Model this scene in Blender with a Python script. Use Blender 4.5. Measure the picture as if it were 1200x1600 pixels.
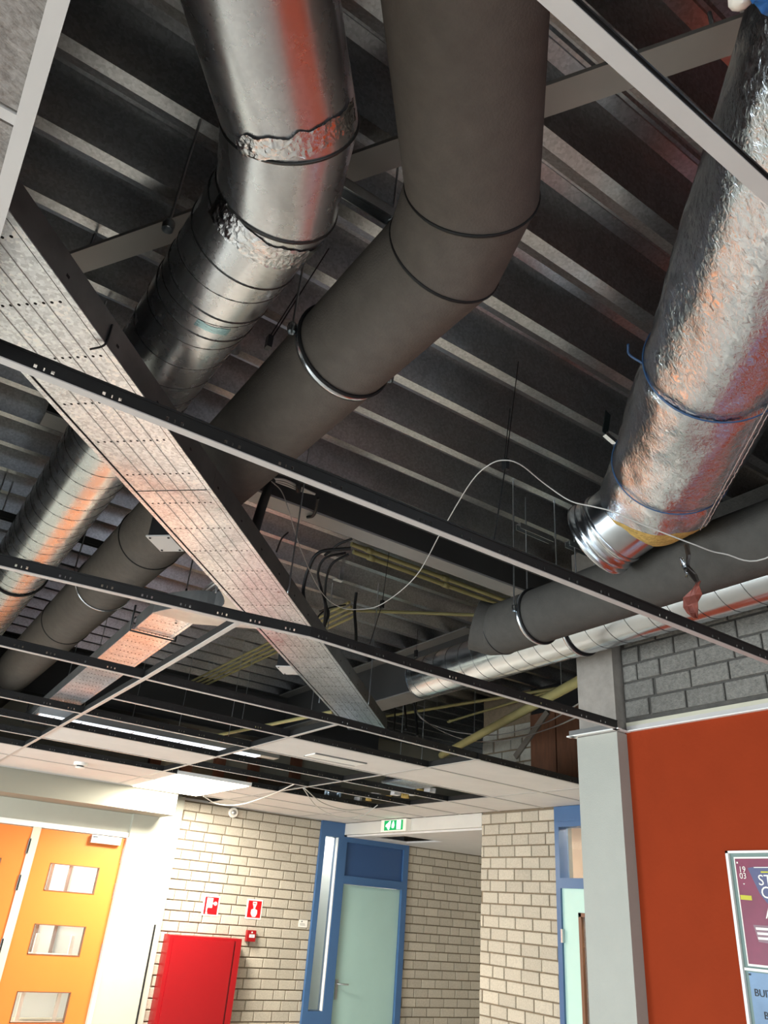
import bpy, math, random
import numpy as np
from mathutils import Vector, Matrix, noise

for o in list(bpy.data.objects):
    bpy.data.objects.remove(o)
SC = bpy.context.scene
COL = SC.collection
rnd = random.Random(7)
PI = math.pi

# ------------------------------------------------------------------ camera
# heights below are written relative to the eye level; Z0 lifts them so that the floor is z = 0
Z0 = 2.028
F_PX = 1168.72
RC = np.array([[.820638, -.566471, .075256], [.323395, .351796, -.878439], [.471136, .745218, .471891]])  # right, down, forward
cam_d = bpy.data.cameras.new('camera')
cam = bpy.data.objects.new('camera', cam_d)
COL.objects.link(cam)
cam_d.sensor_fit = 'HORIZONTAL'
cam_d.sensor_width = 36.0
cam_d.lens = F_PX / 1200 * 36.0
cam_d.clip_start = .02
cam_d.clip_end = 200
cam.matrix_world = Matrix(((RC[0][0], -RC[1][0], -RC[2][0], 0), (RC[0][1], -RC[1][1], -RC[2][1], 0),
                           (RC[0][2], -RC[1][2], -RC[2][2], Z0), (0, 0, 0, 1)))
SC.camera = cam

# ------------------------------------------------------------------ world, daylight, exposure
W = bpy.data.worlds.new('world')
SC.world = W
W.use_nodes = True
W.node_tree.nodes['Background'].inputs[0].default_value = (.62, .75, 1, 1)
W.node_tree.nodes['Background'].inputs[1].default_value = 1.0
SC.view_settings.view_transform = 'Standard'
SC.view_settings.look = 'None'
SC.view_settings.gamma = 1
SC.view_settings.use_curve_mapping = False
SC.view_settings.exposure = 0.1
SC.cycles.max_bounces = 8
SC.cycles.diffuse_bounces = 4
SC.cycles.glossy_bounces = 4
SC.cycles.caustics_reflective = False
SC.cycles.caustics_refractive = False


def area(name, loc, size, rot, power, col):
    l = bpy.data.lights.new(name, 'AREA')
    l.shape = 'RECTANGLE'
    l.size, l.size_y = size
    l.energy = power
    l.color = col
    ob = bpy.data.objects.new(name, l)
    COL.objects.link(ob)
    ob.location = (loc[0], loc[1], loc[2] + Z0)
    ob.rotation_euler = rot
    return ob


# daylight that comes in through the tall windows of the left wall and of the wall behind the camera
DAY = (.82, .925, 1.0)
LEFT_WIN = [(-3.2, 2.4, 110), (-.2, 2.4, 140), (2.8, 2.4, 210), (5.8, 2.4, 330)]
FRONT_WIN = [(-3.4, 2.1, 28), (-.6, 2.1, 28), (2.0, 2.1, 28)]
for wy, wd, pw in LEFT_WIN:
    area('window_daylight', (-5.06, wy, -.7), (2.4, wd - .1), (0, -PI / 2, 0), pw, DAY)
for wx, wd, pw in FRONT_WIN:
    area('window_daylight', (wx, -5.06, -.7), (wd - .1, 2.4), (PI / 2, 0, 0), pw, DAY)


# ------------------------------------------------------------------ helpers
def lin(c):
    return tuple(((v / 255) / 12.92 if v / 255 <= .04045 else ((v / 255 + .055) / 1.055) ** 2.4) for v in c) + (1,)


def V(*a):
    return Vector(a)


def ray(px, py):
    c = np.array([px - 600, py - 800, F_PX])
    return RC.T @ c


def at(px, py, x=None, y=None, z=None):
    """the point of the plane x=, y= or z= that stands at this place of the 1200 x 1600 frame"""
    r = ray(px, py)
    k = x / r[0] if x is not None else y / r[1] if y is not None else z / r[2]
    return Vector((r * k).tolist())


ORI = {}


class MB:
    """collects shapes in eye-level coordinates; build() links them as one mesh object"""

    def __init__(s):
        s.v, s.f, s.sm = [], [], []

    def add(s, verts, faces, smooth=False):
        b = len(s.v)
        s.v += [tuple(p) for p in verts]
        for f in faces:
            s.f.append([i + b for i in f])
            s.sm.append(smooth)
        return s

    def box(s, x0, x1, y0, y1, z0, z1):
        return s.obox(V((x0 + x1) / 2, (y0 + y1) / 2, (z0 + z1) / 2), V(1, 0, 0), V(0, 1, 0), V(0, 0, 1),
                      abs(x1 - x0), abs(y1 - y0), abs(z1 - z0))

    def obox(s, c, ax, ay, az, lx, ly, lz):
        p = []
        for k in (-.5, .5):
            for j in (-.5, .5):
                for i in (-.5, .5):
                    p.append(c + ax * (i * lx) + ay * (j * ly) + az * (k * lz))
        return s.add(p, [(0, 2, 3, 1), (4, 5, 7, 6), (0, 1, 5, 4), (2, 6, 7, 3), (0, 4, 6, 2), (1, 3, 7, 5)])

    def beam(s, a, b, w, h, up=V(0, 0, 1)):
        a, b = Vector(a), Vector(b)
        d = (b - a).normalized()
        side = d.cross(up).normalized()
        u = side.cross(d).normalized()
        return s.obox((a + b) / 2, d, side, u, (b - a).length, w, h)

    def prism(s, poly, n, t):
        """a flat polygon thickened by t along n"""
        m = len(poly)
        n = Vector(n).normalized()
        poly = [Vector(p) for p in poly]
        vs = poly + [p + n * t for p in poly]
        fs = [list(range(m))[::-1], [i + m for i in range(m)]] + [(i, (i + 1) % m, (i + 1) % m + m, i + m) for i in range(m)]
        return s.add(vs, fs)

    def rings(s, rs, caps=True, smooth=True, close=False):
        n = len(rs[0])
        vs = [p for r in rs for p in r]
        fs = []
        for i in range(len(rs) - (0 if close else 1)):
            j = (i + 1) % len(rs)
            for k in range(n):
                fs.append((i * n + k, i * n + (k + 1) % n, j * n + (k + 1) % n, j * n + k))
        s.add(vs, fs, smooth)
        if caps and not close:
            s.add(rs[0], [list(range(n))[::-1]])
            s.add(rs[-1], [list(range(n))])
        return s

    def tube(s, path, r, n=10, caps=True):
        path = [Vector(p) for p in path]
        rr = r if isinstance(r, (list, tuple)) else [r] * len(path)
        rs, u = [], None
        for i, p in enumerate(path):
            t = (path[min(i + 1, len(path) - 1)] - path[max(i - 1, 0)])
            if t.length < 1e-9:
                t = V(0, 0, 1)
            t.normalize()
            if u is None:
                u = t.orthogonal().normalized()
            u = (u - t * u.dot(t))
            if u.length < 1e-6:
                u = t.orthogonal()
            u.normalize()
            w = t.cross(u)
            rs.append([p + (u * math.cos(2 * PI * k / n) + w * math.sin(2 * PI * k / n)) * rr[i] for k in range(n)])
        return s.rings(rs, caps)

    def torus(s, c, ax, R, r, n=48, m=6, squash=1.0):
        """a ring round the axis ax; squash > 1 makes a wider band"""
        c, ax = Vector(c), Vector(ax).normalized()
        u = ax.orthogonal().normalized()
        w = ax.cross(u)
        rs = []
        for i in range(n):
            a = 2 * PI * i / n
            rad = u * math.cos(a) + w * math.sin(a)
            rs.append([c + rad * (R + r * math.cos(2 * PI * k / m)) + ax * (r * squash * math.sin(2 * PI * k / m)) for k in range(m)])
        return s.rings(rs, False, True, True)

    def lathe(s, c, ax, prof, n=40, caps=False):
        """profile of (distance along ax, radius)"""
        c, ax = Vector(c), Vector(ax).normalized()
        u = ax.orthogonal().normalized()
        w = ax.cross(u)
        rs = [[c + ax * t + (u * math.cos(2 * PI * k / n) + w * math.sin(2 * PI * k / n)) * r for k in range(n)] for t, r in prof]
        return s.rings(rs, caps)

    def build(s, name, mat, parent=None, shift=True):
        me = bpy.data.meshes.new(name)
        o0 = ORI.get(parent.name, V(0, 0, 0)) if parent else V(0, 0, 0)
        dz = Z0 if shift else 0
        me.from_pydata([(p[0] - o0.x, p[1] - o0.y, p[2] + dz - o0.z) for p in s.v], [], s.f)
        me.polygons.foreach_set('use_smooth', s.sm)
        me.update()
        if mat:
            me.materials.append(mat)
        ob = bpy.data.objects.new(name, me)
        COL.objects.link(ob)
        ob.parent = parent
        ORI[ob.name] = o0
        return ob


def tag(o, label=None, cat=None, group=None, kind=None):
    if label:
        o['label'] = label
    if cat:
        o['category'] = cat
    if group:
        o['group'] = group
    if kind:
        o['kind'] = kind
    return o


def thing(name, loc, label=None, cat=None, group=None, kind=None):
    e = bpy.data.objects.new(name, None)
    COL.objects.link(e)
    e.empty_display_size = .1
    e.location = (loc[0], loc[1], loc[2] + Z0)
    ORI[e.name] = Vector(e.location)
    return tag(e, label, cat, group, kind)


def smooth_path(pts, n=8):
    pts = [Vector(p) for p in pts]
    P = [pts[0] * 2 - pts[1]] + pts + [pts[-1] * 2 - pts[-2]]
    out = []
    for i in range(1, len(P) - 2):
        a, b, c, d = P[i - 1], P[i], P[i + 1], P[i + 2]
        for k in range(n):
            t = k / n
            out.append(.5 * ((2 * b) + (c - a) * t + (2 * a - 5 * b + 4 * c - d) * t * t + (3 * b - a - 3 * c + d) * t ** 3))
    out.append(pts[-1])
    return out


def mitre_rings(path, r, n=56):
    """rings of a pipe that follows a polyline, cut on the bisecting plane at each corner"""
    path = [Vector(p) for p in path]
    d0 = (path[1] - path[0]).normalized()
    u = d0.orthogonal().normalized()
    w = d0.cross(u)
    ring = [path[0] + (u * math.cos(2 * PI * k / n) + w * math.sin(2 * PI * k / n)) * r for k in range(n)]
    rs = [ring]
    for i in range(1, len(path)):
        d = (path[i] - path[i - 1]).normalized()
        nrm = d if i == len(path) - 1 else (d + (path[i + 1] - path[i]).normalized()).normalized()
        ring = [p + d * ((path[i] - p).dot(nrm) / d.dot(nrm)) for p in ring]
        rs.append(ring)
    return rs


# ------------------------------------------------------------------ materials
MATS = {}


def mk(name, rgb, rough=.5, metal=0.0, var=0.0, vscale=8.0, bump=0.0, bscale=60.0, stretch=None, spec=.5, rvar=0.0, rand=0.0,
       spangle=0.0, sscale=60.0, rgb2=None):
    m = bpy.data.materials.new(name)
    m.use_nodes = True
    nt = m.node_tree
    N, L = nt.nodes, nt.links
    b = N['Principled BSDF']
    c = lin(rgb)
    b.inputs['Base Color'].default_value = c
    b.inputs['Roughness'].default_value = rough
    b.inputs['Metallic'].default_value = metal
    b.inputs['Specular IOR Level'].default_value = spec
    tc = N.new('ShaderNodeTexCoord')
    src = tc.outputs['Object']
    info = None
    if rand:
        info = N.new('ShaderNodeObjectInfo')
        ad = N.new('ShaderNodeVectorMath')
        ad.operation = 'MULTIPLY_ADD'
        ad.inputs[1].default_value = (37, 53, 71)
        L.new(info.outputs['Random'], ad.inputs[0])
        L.new(src, ad.inputs[2])
        src = ad.outputs[0]
    if stretch:
        mp = N.new('ShaderNodeMapping')
        mp.inputs['Scale'].default_value = stretch
        L.new(src, mp.inputs['Vector'])
        src = mp.outputs[0]
    colsock = None
    if var or rgb2:
        nz = N.new('ShaderNodeTexNoise')
        nz.inputs['Scale'].default_value = vscale
        nz.inputs['Detail'].default_value = 5
        nz.inputs['Roughness'].default_value = .6
        L.new(src, nz.inputs['Vector'])
        mr = N.new('ShaderNodeMapRange')
        mr.inputs['From Min'].default_value = .3
        mr.inputs['From Max'].default_value = .7
        mix = N.new('ShaderNodeMix')
        mix.data_type = 'RGBA'
        L.new(nz.outputs['Fac'], mr.inputs['Value'])
        L.new(mr.outputs[0], mix.inputs['Factor'])
        c2 = lin(rgb2) if rgb2 else c
        mix.inputs['A'].default_value = tuple(max(0, v * (1 - var)) for v in c[:3]) + (1,)
        mix.inputs['B'].default_value = tuple(min(1, v * (1 + var)) for v in c2[:3]) + (1,)
        colsock = mix.outputs['Result']
        if rvar:
            m2 = N.new('ShaderNodeMapRange')
            m2.inputs['From Min'].default_value = .3
            m2.inputs['From Max'].default_value = .7
            m2.inputs['To Min'].default_value = max(.02, rough - rvar)
            m2.inputs['To Max'].default_value = min(1, rough + rvar)
            L.new(nz.outputs['Fac'], m2.inputs['Value'])
            L.new(m2.outputs[0], b.inputs['Roughness'])
    if spangle:
        vo = N.new('ShaderNodeTexVoronoi')
        vo.inputs['Scale'].default_value = sscale
        L.new(src, vo.inputs['Vector'])
        hs = N.new('ShaderNodeSeparateColor')
        L.new(vo.outputs['Color'], hs.inputs[0])
        mr = N.new('ShaderNodeMapRange')
        mr.inputs['To Min'].default_value = 1 - spangle
        mr.inputs['To Max'].default_value = 1 + spangle
        L.new(hs.outputs[0], mr.inputs['Value'])
        mu = N.new('ShaderNodeVectorMath')
        mu.operation = 'SCALE'
        if colsock:
            L.new(colsock, mu.inputs[0])
        else:
            mu.inputs[0].default_value = c[:3]
        L.new(mr.outputs[0], mu.inputs['Scale'])
        colsock = mu.outputs[0]
    if rand:
        mr = N.new('ShaderNodeMapRange')
        mr.inputs['To Min'].default_value = 1 - rand
        mr.inputs['To Max'].default_value = 1 + rand
        L.new(info.outputs['Random'], mr.inputs['Value'])
        mu = N.new('ShaderNodeVectorMath')
        mu.operation = 'SCALE'
        if colsock:
            L.new(colsock, mu.inputs[0])
        else:
            mu.inputs[0].default_value = c[:3]
        L.new(mr.outputs[0], mu.inputs['Scale'])
        colsock = mu.outputs[0]
    if colsock:
        L.new(colsock, b.inputs['Base Color'])
    if bump:
        n2 = N.new('ShaderNodeTexNoise')
        n2.inputs['Scale'].default_value = bscale
        n2.inputs['Detail'].default_value = 4
        L.new(src, n2.inputs['Vector'])
        bp = N.new('ShaderNodeBump')
        bp.inputs['Strength'].default_value = bump
        bp.inputs['Distance'].default_value = .01
        L.new(n2.outputs['Fac'], bp.inputs['Height'])
        L.new(bp.outputs[0], b.inputs['Normal'])
    MATS[name] = m
    return m


def emit(name, rgb, strength):
    m = mk(name, rgb, .4)
    b = m.node_tree.nodes['Principled BSDF']
    b.inputs['Emission Color'].default_value = lin(rgb)
    b.inputs['Emission Strength'].default_value = strength
    return m


def glass(name, rgb, opacity=.25, rough=.05):
    m = bpy.data.materials.new(name)
    m.use_nodes = True
    nt = m.node_tree
    N, L = nt.nodes, nt.links
    b = N['Principled BSDF']
    b.inputs['Base Color'].default_value = lin(rgb)
    b.inputs['Roughness'].default_value = rough
    tr = N.new('ShaderNodeBsdfTransparent')
    tr.inputs[0].default_value = (.95, .98, .97, 1)
    mx = N.new('ShaderNodeMixShader')
    mx.inputs[0].default_value = opacity
    L.new(tr.outputs[0], mx.inputs[1])
    L.new(b.outputs[0], mx.inputs[2])
    L.new(mx.outputs[0], N['Material Output'].inputs['Surface'])
    return m


M_deck = mk('galvanised roof deck', (186, 188, 190), .31, 1, .12, 3, spangle=.16, sscale=110)
M_spiral = mk('spiral duct zinc', (226, 228, 230), .27, .94, .03, 12, rvar=.03, spangle=.04, sscale=110)
M_spiral2 = mk('spiral duct zinc right', (208, 214, 218), .22, 1, .06, 8, rvar=.05)
M_seam = mk('duct seam', (84, 84, 82), .4, .8)
M_ins = mk('grey insulation sleeve', (104, 98, 92), .78, 0, .1, 20, .25, 160, stretch=(1, 1, 1), spec=.25)
M_ins2 = mk('dark insulation sleeve', (74, 71, 66), .8, 0, .1, 20, .2, 160, spec=.2)
M_joint = mk('black sleeve joint', (14, 13, 12), .6)
M_clampm = mk('bright zinc clamp', (215, 222, 226), .2, 1)
M_rubber = mk('black rubber', (12, 12, 12), .7)
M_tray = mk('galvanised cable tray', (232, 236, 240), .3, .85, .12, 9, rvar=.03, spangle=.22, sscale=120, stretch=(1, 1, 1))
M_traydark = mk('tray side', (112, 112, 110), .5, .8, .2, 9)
M_hole = mk('punched hole', (10, 10, 10), .9)
M_bar = mk('white painted grid flange', (186, 180, 173), .45, 0, .04, 6)
M_web = mk('dark grid web', (34, 33, 31), .5, .2, .25, 14)
M_tile = mk('off-white ceiling tile', (214, 208, 202), .9, 0, .04, 5, .1, 90)
M_wool = mk('textured mineral tile', (128, 120, 112), .95, 0, .22, 22, .7, 40, stretch=(1, 2.2, 1))
M_steel = mk('grey primed steel', (118, 116, 112), .6, .2, .08, 4)
M_steeld = mk('dark primed steel', (60, 59, 57), .65, .1, .1, 4)
M_brace = mk('pale primed brace', (196, 190, 184), .6, .1, .06, 4)
M_zinc = mk('zinc hardware', (190, 194, 196), .3, 1, .1, 40)
M_conc = mk('raw concrete', (150, 142, 132), .85, 0, .18, 9, .35, 30)
M_colp = mk('grey painted column', (168, 167, 156), .6, 0, .03, 6, .12, 120)
M_orange = mk('orange painted wall', (144, 52, 22), .8, 0, .05, 4, .1, 60, spec=.12)
M_white = mk('white painted wall', (184, 180, 163), .75, 0, .03, 4)
M_plain = mk('plain plaster', (205, 200, 190), .85, 0, .04, 3)
M_mort = mk('mortar', (128, 112, 90), .9, 0, .15, 30, .3, 90)
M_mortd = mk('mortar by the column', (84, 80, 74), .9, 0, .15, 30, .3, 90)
M_brick = mk('grey concrete brick', (188, 177, 158), .88, 0, .14, 90, .45, 150, rand=.1)
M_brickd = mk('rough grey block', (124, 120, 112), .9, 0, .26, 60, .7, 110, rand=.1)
M_brickf = mk('pale limestone block', (176, 172, 158), .9, 0, .12, 20, .4, 60, rand=.1)
M_blue = mk('blue door frame paint', (66, 100, 140), .38, 0, .03, 4)
M_blued = mk('blue panel paint', (52, 82, 124), .4)
M_mint = mk('mint door', (190, 222, 208), .4, 0, .02, 4)
M_brown = mk('brown bead', (120, 78, 52), .5)
M_ply = mk('brown plywood', (104, 66, 42), .7, 0, .25, 4, .1, 40, stretch=(1, 6, 1))
M_odoor = mk('orange door leaf', (226, 122, 52), .35, 0, .02, 3)
M_trimw = mk('white trim', (236, 232, 224), .4)
M_alum = mk('aluminium profile', (200, 202, 200), .35, .9)
M_red = mk('red lacquer', (148, 10, 18), .35)
M_redd = mk('red sign', (200, 8, 20), .45)
M_signw = mk('sign white', (246, 238, 224), .5)
M_black = mk('black plastic', (16, 16, 17), .5)
M_cabw = mk('white cable sheath', (214, 210, 200), .45)
M_cabg = mk('grey cable sheath', (120, 116, 110), .5)
M_yel = mk('cream conduit', (158, 148, 98), .45, 0, .06, 8)
M_blueb = mk('blue strap', (50, 80, 116), .4)
M_bluep = mk('blue plastic film', (20, 92, 160), .3, 0, .2, 20, .5, 30)
M_wood = mk('red brown timber', (148, 92, 66), .7, 0, .15, 8)
M_cream = mk('cream board', (196, 190, 168), .8, 0, .05, 6)
M_glasswool = mk('yellow glass wool', (196, 162, 88), .95, 0, .3, 40, .8, 120)
M_floor = mk('light grey vinyl floor', (188, 184, 176), .4, 0, .05, 3)
M_frost = mk('frosted glass', (170, 200, 190), .28, 0, .03, 2, spec=.6)
M_glass = glass('clear glass', (210, 225, 225), .1)
M_winglass = glass('window glass', (220, 230, 235), .05)


# foil: crinkled metal
def foil(name, rgb, rough, k1, k2):
    m = mk(name, rgb, rough, 1)
    N, L = m.node_tree.nodes, m.node_tree.links
    b = N['Principled BSDF']
    tc = N.new('ShaderNodeTexCoord')
    mp = N.new('ShaderNodeMapping')
    mp.inputs['Rotation'].default_value = (0, 0, math.radians(-49))
    mp.inputs['Scale'].default_value = (.7, 1, 1)
    L.new(tc.outputs['Object'], mp.inputs['Vector'])
    vo = N.new('ShaderNodeTexVoronoi')
    vo.feature = 'DISTANCE_TO_EDGE'
    vo.inputs['Scale'].default_value = k1
    nz = N.new('ShaderNodeTexNoise')
    nz.inputs['Scale'].default_value = k2
    nz.inputs['Detail'].default_value = 6
    nz.inputs['Distortion'].default_value = .8
    L.new(mp.outputs[0], nz.inputs['Vector'])
    ad = N.new('ShaderNodeVectorMath')
    ad.operation = 'MULTIPLY_ADD'
    ad.inputs[1].default_value = (.07, .07, .07)
    L.new(nz.outputs['Color'], ad.inputs[0])
    L.new(mp.outputs[0], ad.inputs[2])
    L.new(ad.outputs[0], vo.inputs['Vector'])
    b1 = N.new('ShaderNodeBump')
    b1.inputs['Strength'].default_value = .24
    b1.inputs['Distance'].default_value = .01
    L.new(nz.outputs['Fac'], b1.inputs['Height'])
    b2 = N.new('ShaderNodeBump')
    b2.inputs['Strength'].default_value = .16
    b2.inputs['Distance'].default_value = .02
    L.new(vo.outputs['Distance'], b2.inputs['Height'])
    L.new(b1.outputs[0], b2.inputs['Normal'])
    L.new(b2.outputs[0], b.inputs['Normal'])
    return m


M_foil = foil('crinkled aluminium foil', (216, 225, 234), .16, 30, 62)
M_tape = foil('aluminium tape', (236, 238, 240), .1, 45, 60)
M_foilred = mk('torn foil underside', (118, 60, 48), .55, .2, .3, 30)

# ------------------------------------------------------------------ the setting
YB = 8.8        # back wall
XR = 5.37       # right wall by the blue frame
XO = 3.41       # orange wall
HD = 2.115      # underside of the roof deck
HC = .972       # underside of the ceiling grid
GROUND = -Z0


def struct(name, mb, mat, label=None, parent=None):
    o = mb.build(name, mat, parent)
    if parent is None:
        o['kind'] = 'structure'
    if label:
        o['label'] = label
    return o


struct('floor', MB().box(-5.2, 8.2, -5.2, 9.1, GROUND - .1, GROUND), M_floor, 'light grey vinyl floor')

# roof deck: trapezoidal sheets of three ribs, the ribs run along x
ceil = thing('ceiling', (0, 0, HD), 'dark galvanised steel roof deck with deep ribs', kind='structure')
PITCH = .31
RIB0 = .992
prof = []
for k in range(3):
    o = k * PITCH
    prof += [(o, 0), (o + .046, 0), (o + .05, .01), (o + .056, .01), (o + .1, .034), (o + .126, .196), (o + .168, .2),
             (o + .176, .19), (o + .188, .19), (o + .196, .2), (o + .245, .195)]
prof.append((3 * PITCH, 0))
sheet_me = None
k = -7
while RIB0 + k * 3 * PITCH < 9.0:
    y0 = RIB0 + k * 3 * PITCH
    if sheet_me is None:
        m = MB()
        xs = (-5.2, 8.2)
        vs = [(x, p[0], HD + p[1]) for p in prof for x in xs] + [(x, p[0], HD + p[1] + .004) for p in prof for x in xs]
        n = len(prof)
        fs = [(2 * i, 2 * i + 2, 2 * i + 3, 2 * i + 1) for i in range(n - 1)]
        fs += [(2 * n + 2 * i, 2 * n + 2 * i + 1, 2 * n + 2 * i + 3, 2 * n + 2 * i + 2) for i in range(n - 1)]
        m.add(vs, fs)
        sh = m.build('deck_sheet', M_deck, ceil)
        sheet_me = sh.data
    else:
        sh = bpy.data.objects.new('deck_sheet', sheet_me)
        COL.objects.link(sh)
        sh.parent = ceil
    sh.location = (0, y0, 0)
    k += 1
struct('roof', MB().box(-5.3, 8.3, -5.3, 9.2, HD + .24, HD + .38), M_steeld, 'roof insulation above the steel deck')

# outer walls, with real windows where the daylight enters (left wall and the wall behind the camera)
def wall_with_windows(name, along, plane, lo, hi, wins, z0, z1, label):
    """a wall at x or y = plane, cut by window openings (centre, width)"""
    m = MB()

    def bx(a, b, c, d):
        if b - a < 1e-4 or d - c < 1e-4:
            return
        if along == 'y':
            m.box(plane - .2, plane, a, b, c, d)
        else:
            m.box(a, b, plane - .2, plane, c, d)
    c = lo
    for w, wd in wins:
        bx(c, w - wd / 2, GROUND, HD + .24)
        bx(w - wd / 2, w + wd / 2, GROUND, z0)
        bx(w - wd / 2, w + wd / 2, z1, HD + .24)
        c = w + wd / 2
    bx(c, hi, GROUND, HD + .24)
    struct(name, m, M_plain, label)


wall_with_windows('wall_left', 'y', -5.0, -5.2, 9.0, [w[:2] for w in LEFT_WIN], -1.95, .55, 'pale plaster wall with windows')
wall_with_windows('wall_front', 'x', -5.0, -5.0, 8.2, [w[:2] for w in FRONT_WIN], -1.95, .55, 'pale plaster wall behind the camera')
wn = 1
for wy in [w[0] for w in LEFT_WIN]:
    w = thing('window_%d' % wn, (-5.03, wy, -1.95), 'white framed window', kind='structure')
    f = MB()
    for s in (-1, 1):
        f.box(-5.1, -5.0, wy + s * 1.17 - .03, wy + s * 1.17 + .03, -1.95, .55)
    f.box(-5.1, -5.0, wy - 1.2, wy + 1.2, -1.95, -1.89)
    f.box(-5.1, -5.0, wy - 1.2, wy + 1.2, .49, .55)
    f.build('window_frame', M_trimw, w)
    wn += 1
for wx in [w[0] for w in FRONT_WIN]:
    w = thing('window_%d' % wn, (wx, -5.03, -1.95), 'white framed window', kind='structure')
    f = MB()
    for s in (-1, 1):
        f.box(wx + s * 1.02 - .03, wx + s * 1.02 + .03, -5.1, -5.0, -1.95, .55)
    f.box(wx - 1.05, wx + 1.05, -5.1, -5.0, -1.95, -1.89)
    f.box(wx - 1.05, wx + 1.05, -5.1, -5.0, .49, .55)
    f.build('window_frame', M_trimw, w)
    wn += 1

# back wall (mortar bed behind the bricks) and the walls of the recess
wb = struct('wall_back', MB().box(3.2, 5.03, YB + .012, YB + .2, GROUND, HD - .75).box(6.39, 8.0, YB + .012, YB + .2, GROUND, HD - .75),
            M_mort, 'pale grey brick wall laid in dark mortar')
wup = thing('wall_back_upper', (4.5, YB, 1.0), 'cream boarded wall above the ceiling with brown posts', kind='structure')
MB().box(-5.2, 8.2, YB + .05, YB + .2, HC + .03, HD + .24).build('board_wall', M_cream, wup)
for px, py in ((309, 1104), (357, 1113), (408, 1125), (262, 1095), (470, 1140)):
    p = at(px, py, y=YB)
    MB().box(p.x - .065, p.x + .065, YB - .03, YB + .05, HC + .1, HD).build('timber_post', M_wood, wup)
MB().box(-5.0, 5.0, YB - .01, YB + .05, 2.04, HD).build('top_plate', M_steel, wup)

wr = struct('wall_right', MB().box(XR + .012, XR + .2, 5.15, 6.16, GROUND, HC + .02).box(XR + .012, XR + .2, 5.455, 6.16, HC + .02, HD), M_mort, 'pale grey brick wall beside the blue frame')
struct('wall_recess', MB().box(8.0, 8.2, 6.0, YB + .2, GROUND, HD).box(XR + .2, 8.2, 5.96, 6.15, GROUND, HD), M_plain, 'side walls of the recess')
struct('wall_outer', MB().box(8.0, 8.2, -5.2, 6.0, GROUND, HD + .24), M_plain, 'outer wall right of the neighbouring rooms')
struct('wall_passage', MB().box(XO, XR + .2, 2.8, 3.0, GROUND, HD), M_plain, 'plain wall behind the column')
wo = struct('wall_orange', MB().box(XO, XO + .2, -5.2, 2.99, GROUND, HC + .004), M_orange, 'smooth orange painted wall')
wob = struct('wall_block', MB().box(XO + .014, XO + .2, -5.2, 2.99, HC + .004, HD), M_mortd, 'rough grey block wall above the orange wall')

# bricks: one shared mesh for each size, a chamfered front
BR = {}


def brick_mesh(l, h, d, name):
    key = (round(l, 3), round(h, 3), name)
    if key not in BR:
        c = .004
        v = [(0, 0, 0), (l, 0, 0), (l, 0, h), (0, 0, h), (0, -d + c, 0), (l, -d + c, 0), (l, -d + c, h), (0, -d + c, h),
             (c, -d, c), (l - c, -d, c), (l - c, -d, h - c), (c, -d, h - c)]
        f = [(0, 1, 5, 4), (1, 2, 6, 5), (2, 3, 7, 6), (3, 0, 4, 7), (4, 5, 9, 8), (5, 6, 10, 9), (6, 7, 11, 10), (7, 4, 8, 11), (8, 9, 10, 11)]
        me = bpy.data.meshes.new('brick')
        me.from_pydata(v, [], f)
        me.materials.append(MATS[name])
        BR[key] = me
    return BR[key]


def lay(parent, axis, plane, lo, hi, z0, z1, ln, ht, joint, mat, seed, flip=1):
    """lay bricks on a wall along x (front to -y) or along y (front to -x) from lo to hi"""
    r = random.Random(seed)
    row = 0
    z = z1
    while z - ht > z0 - .001:
        z -= ht
        u = lo - (ln * (.5 if row % 2 else 0) + r.choice((0, 0, .05)) * ln)
        while u < hi - .02:
            wd = ln if r.random() > .13 else ln * .68
            a, b = max(u, lo), min(u + wd - joint, hi)
            u += wd
            if b - a < .03:
                continue
            a, b = round(a / .01) * .01, round(b / .01) * .01
            me = brick_mesh(b - a, ht - joint, .03, mat)
            o = bpy.data.objects.new('brick', me)
            COL.objects.link(o)
            o.parent = parent
            jit = r.uniform(-.0025, .0025)
            if axis == 'x':
                o.location = (a, plane + .03 + jit, z + Z0)
            else:
                o.rotation_euler = (0, 0, -PI / 2)
                o.location = (plane + .03 + jit, b, z + Z0)
        row += 1


lay(wb, 'x', YB, 3.2, 5.03, -1.45, HC - .005, .22, .1, .012, 'grey concrete brick', 1)
lay(wb, 'x', YB, 6.39, 7.9, -1.45, .82, .22, .1, .012, 'grey concrete brick', 2)
lay(wr, 'y', XR, 5.15, 6.16, -1.1, HC - .005, .22, .1, .012, 'grey concrete brick', 3)
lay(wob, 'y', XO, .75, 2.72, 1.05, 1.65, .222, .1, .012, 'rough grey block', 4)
lay(wr, 'y', XR, 5.45, 6.16, 1.1, 1.8, .25, .125, .015, 'pale limestone block', 5)

# column
colm = thing('column', (3.4, 2.86, GROUND), 'square grey column, painted below and raw concrete above the ceiling edge', kind='structure')
MB().box(3.33, 3.52, 2.725, 3.01, GROUND, HC - .01).build('painted_shaft', M_colp, colm)
MB().box(3.345, 3.52, 2.735, 3.0, HC - .01, HD).build('concrete_head', M_conc, colm)
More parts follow.
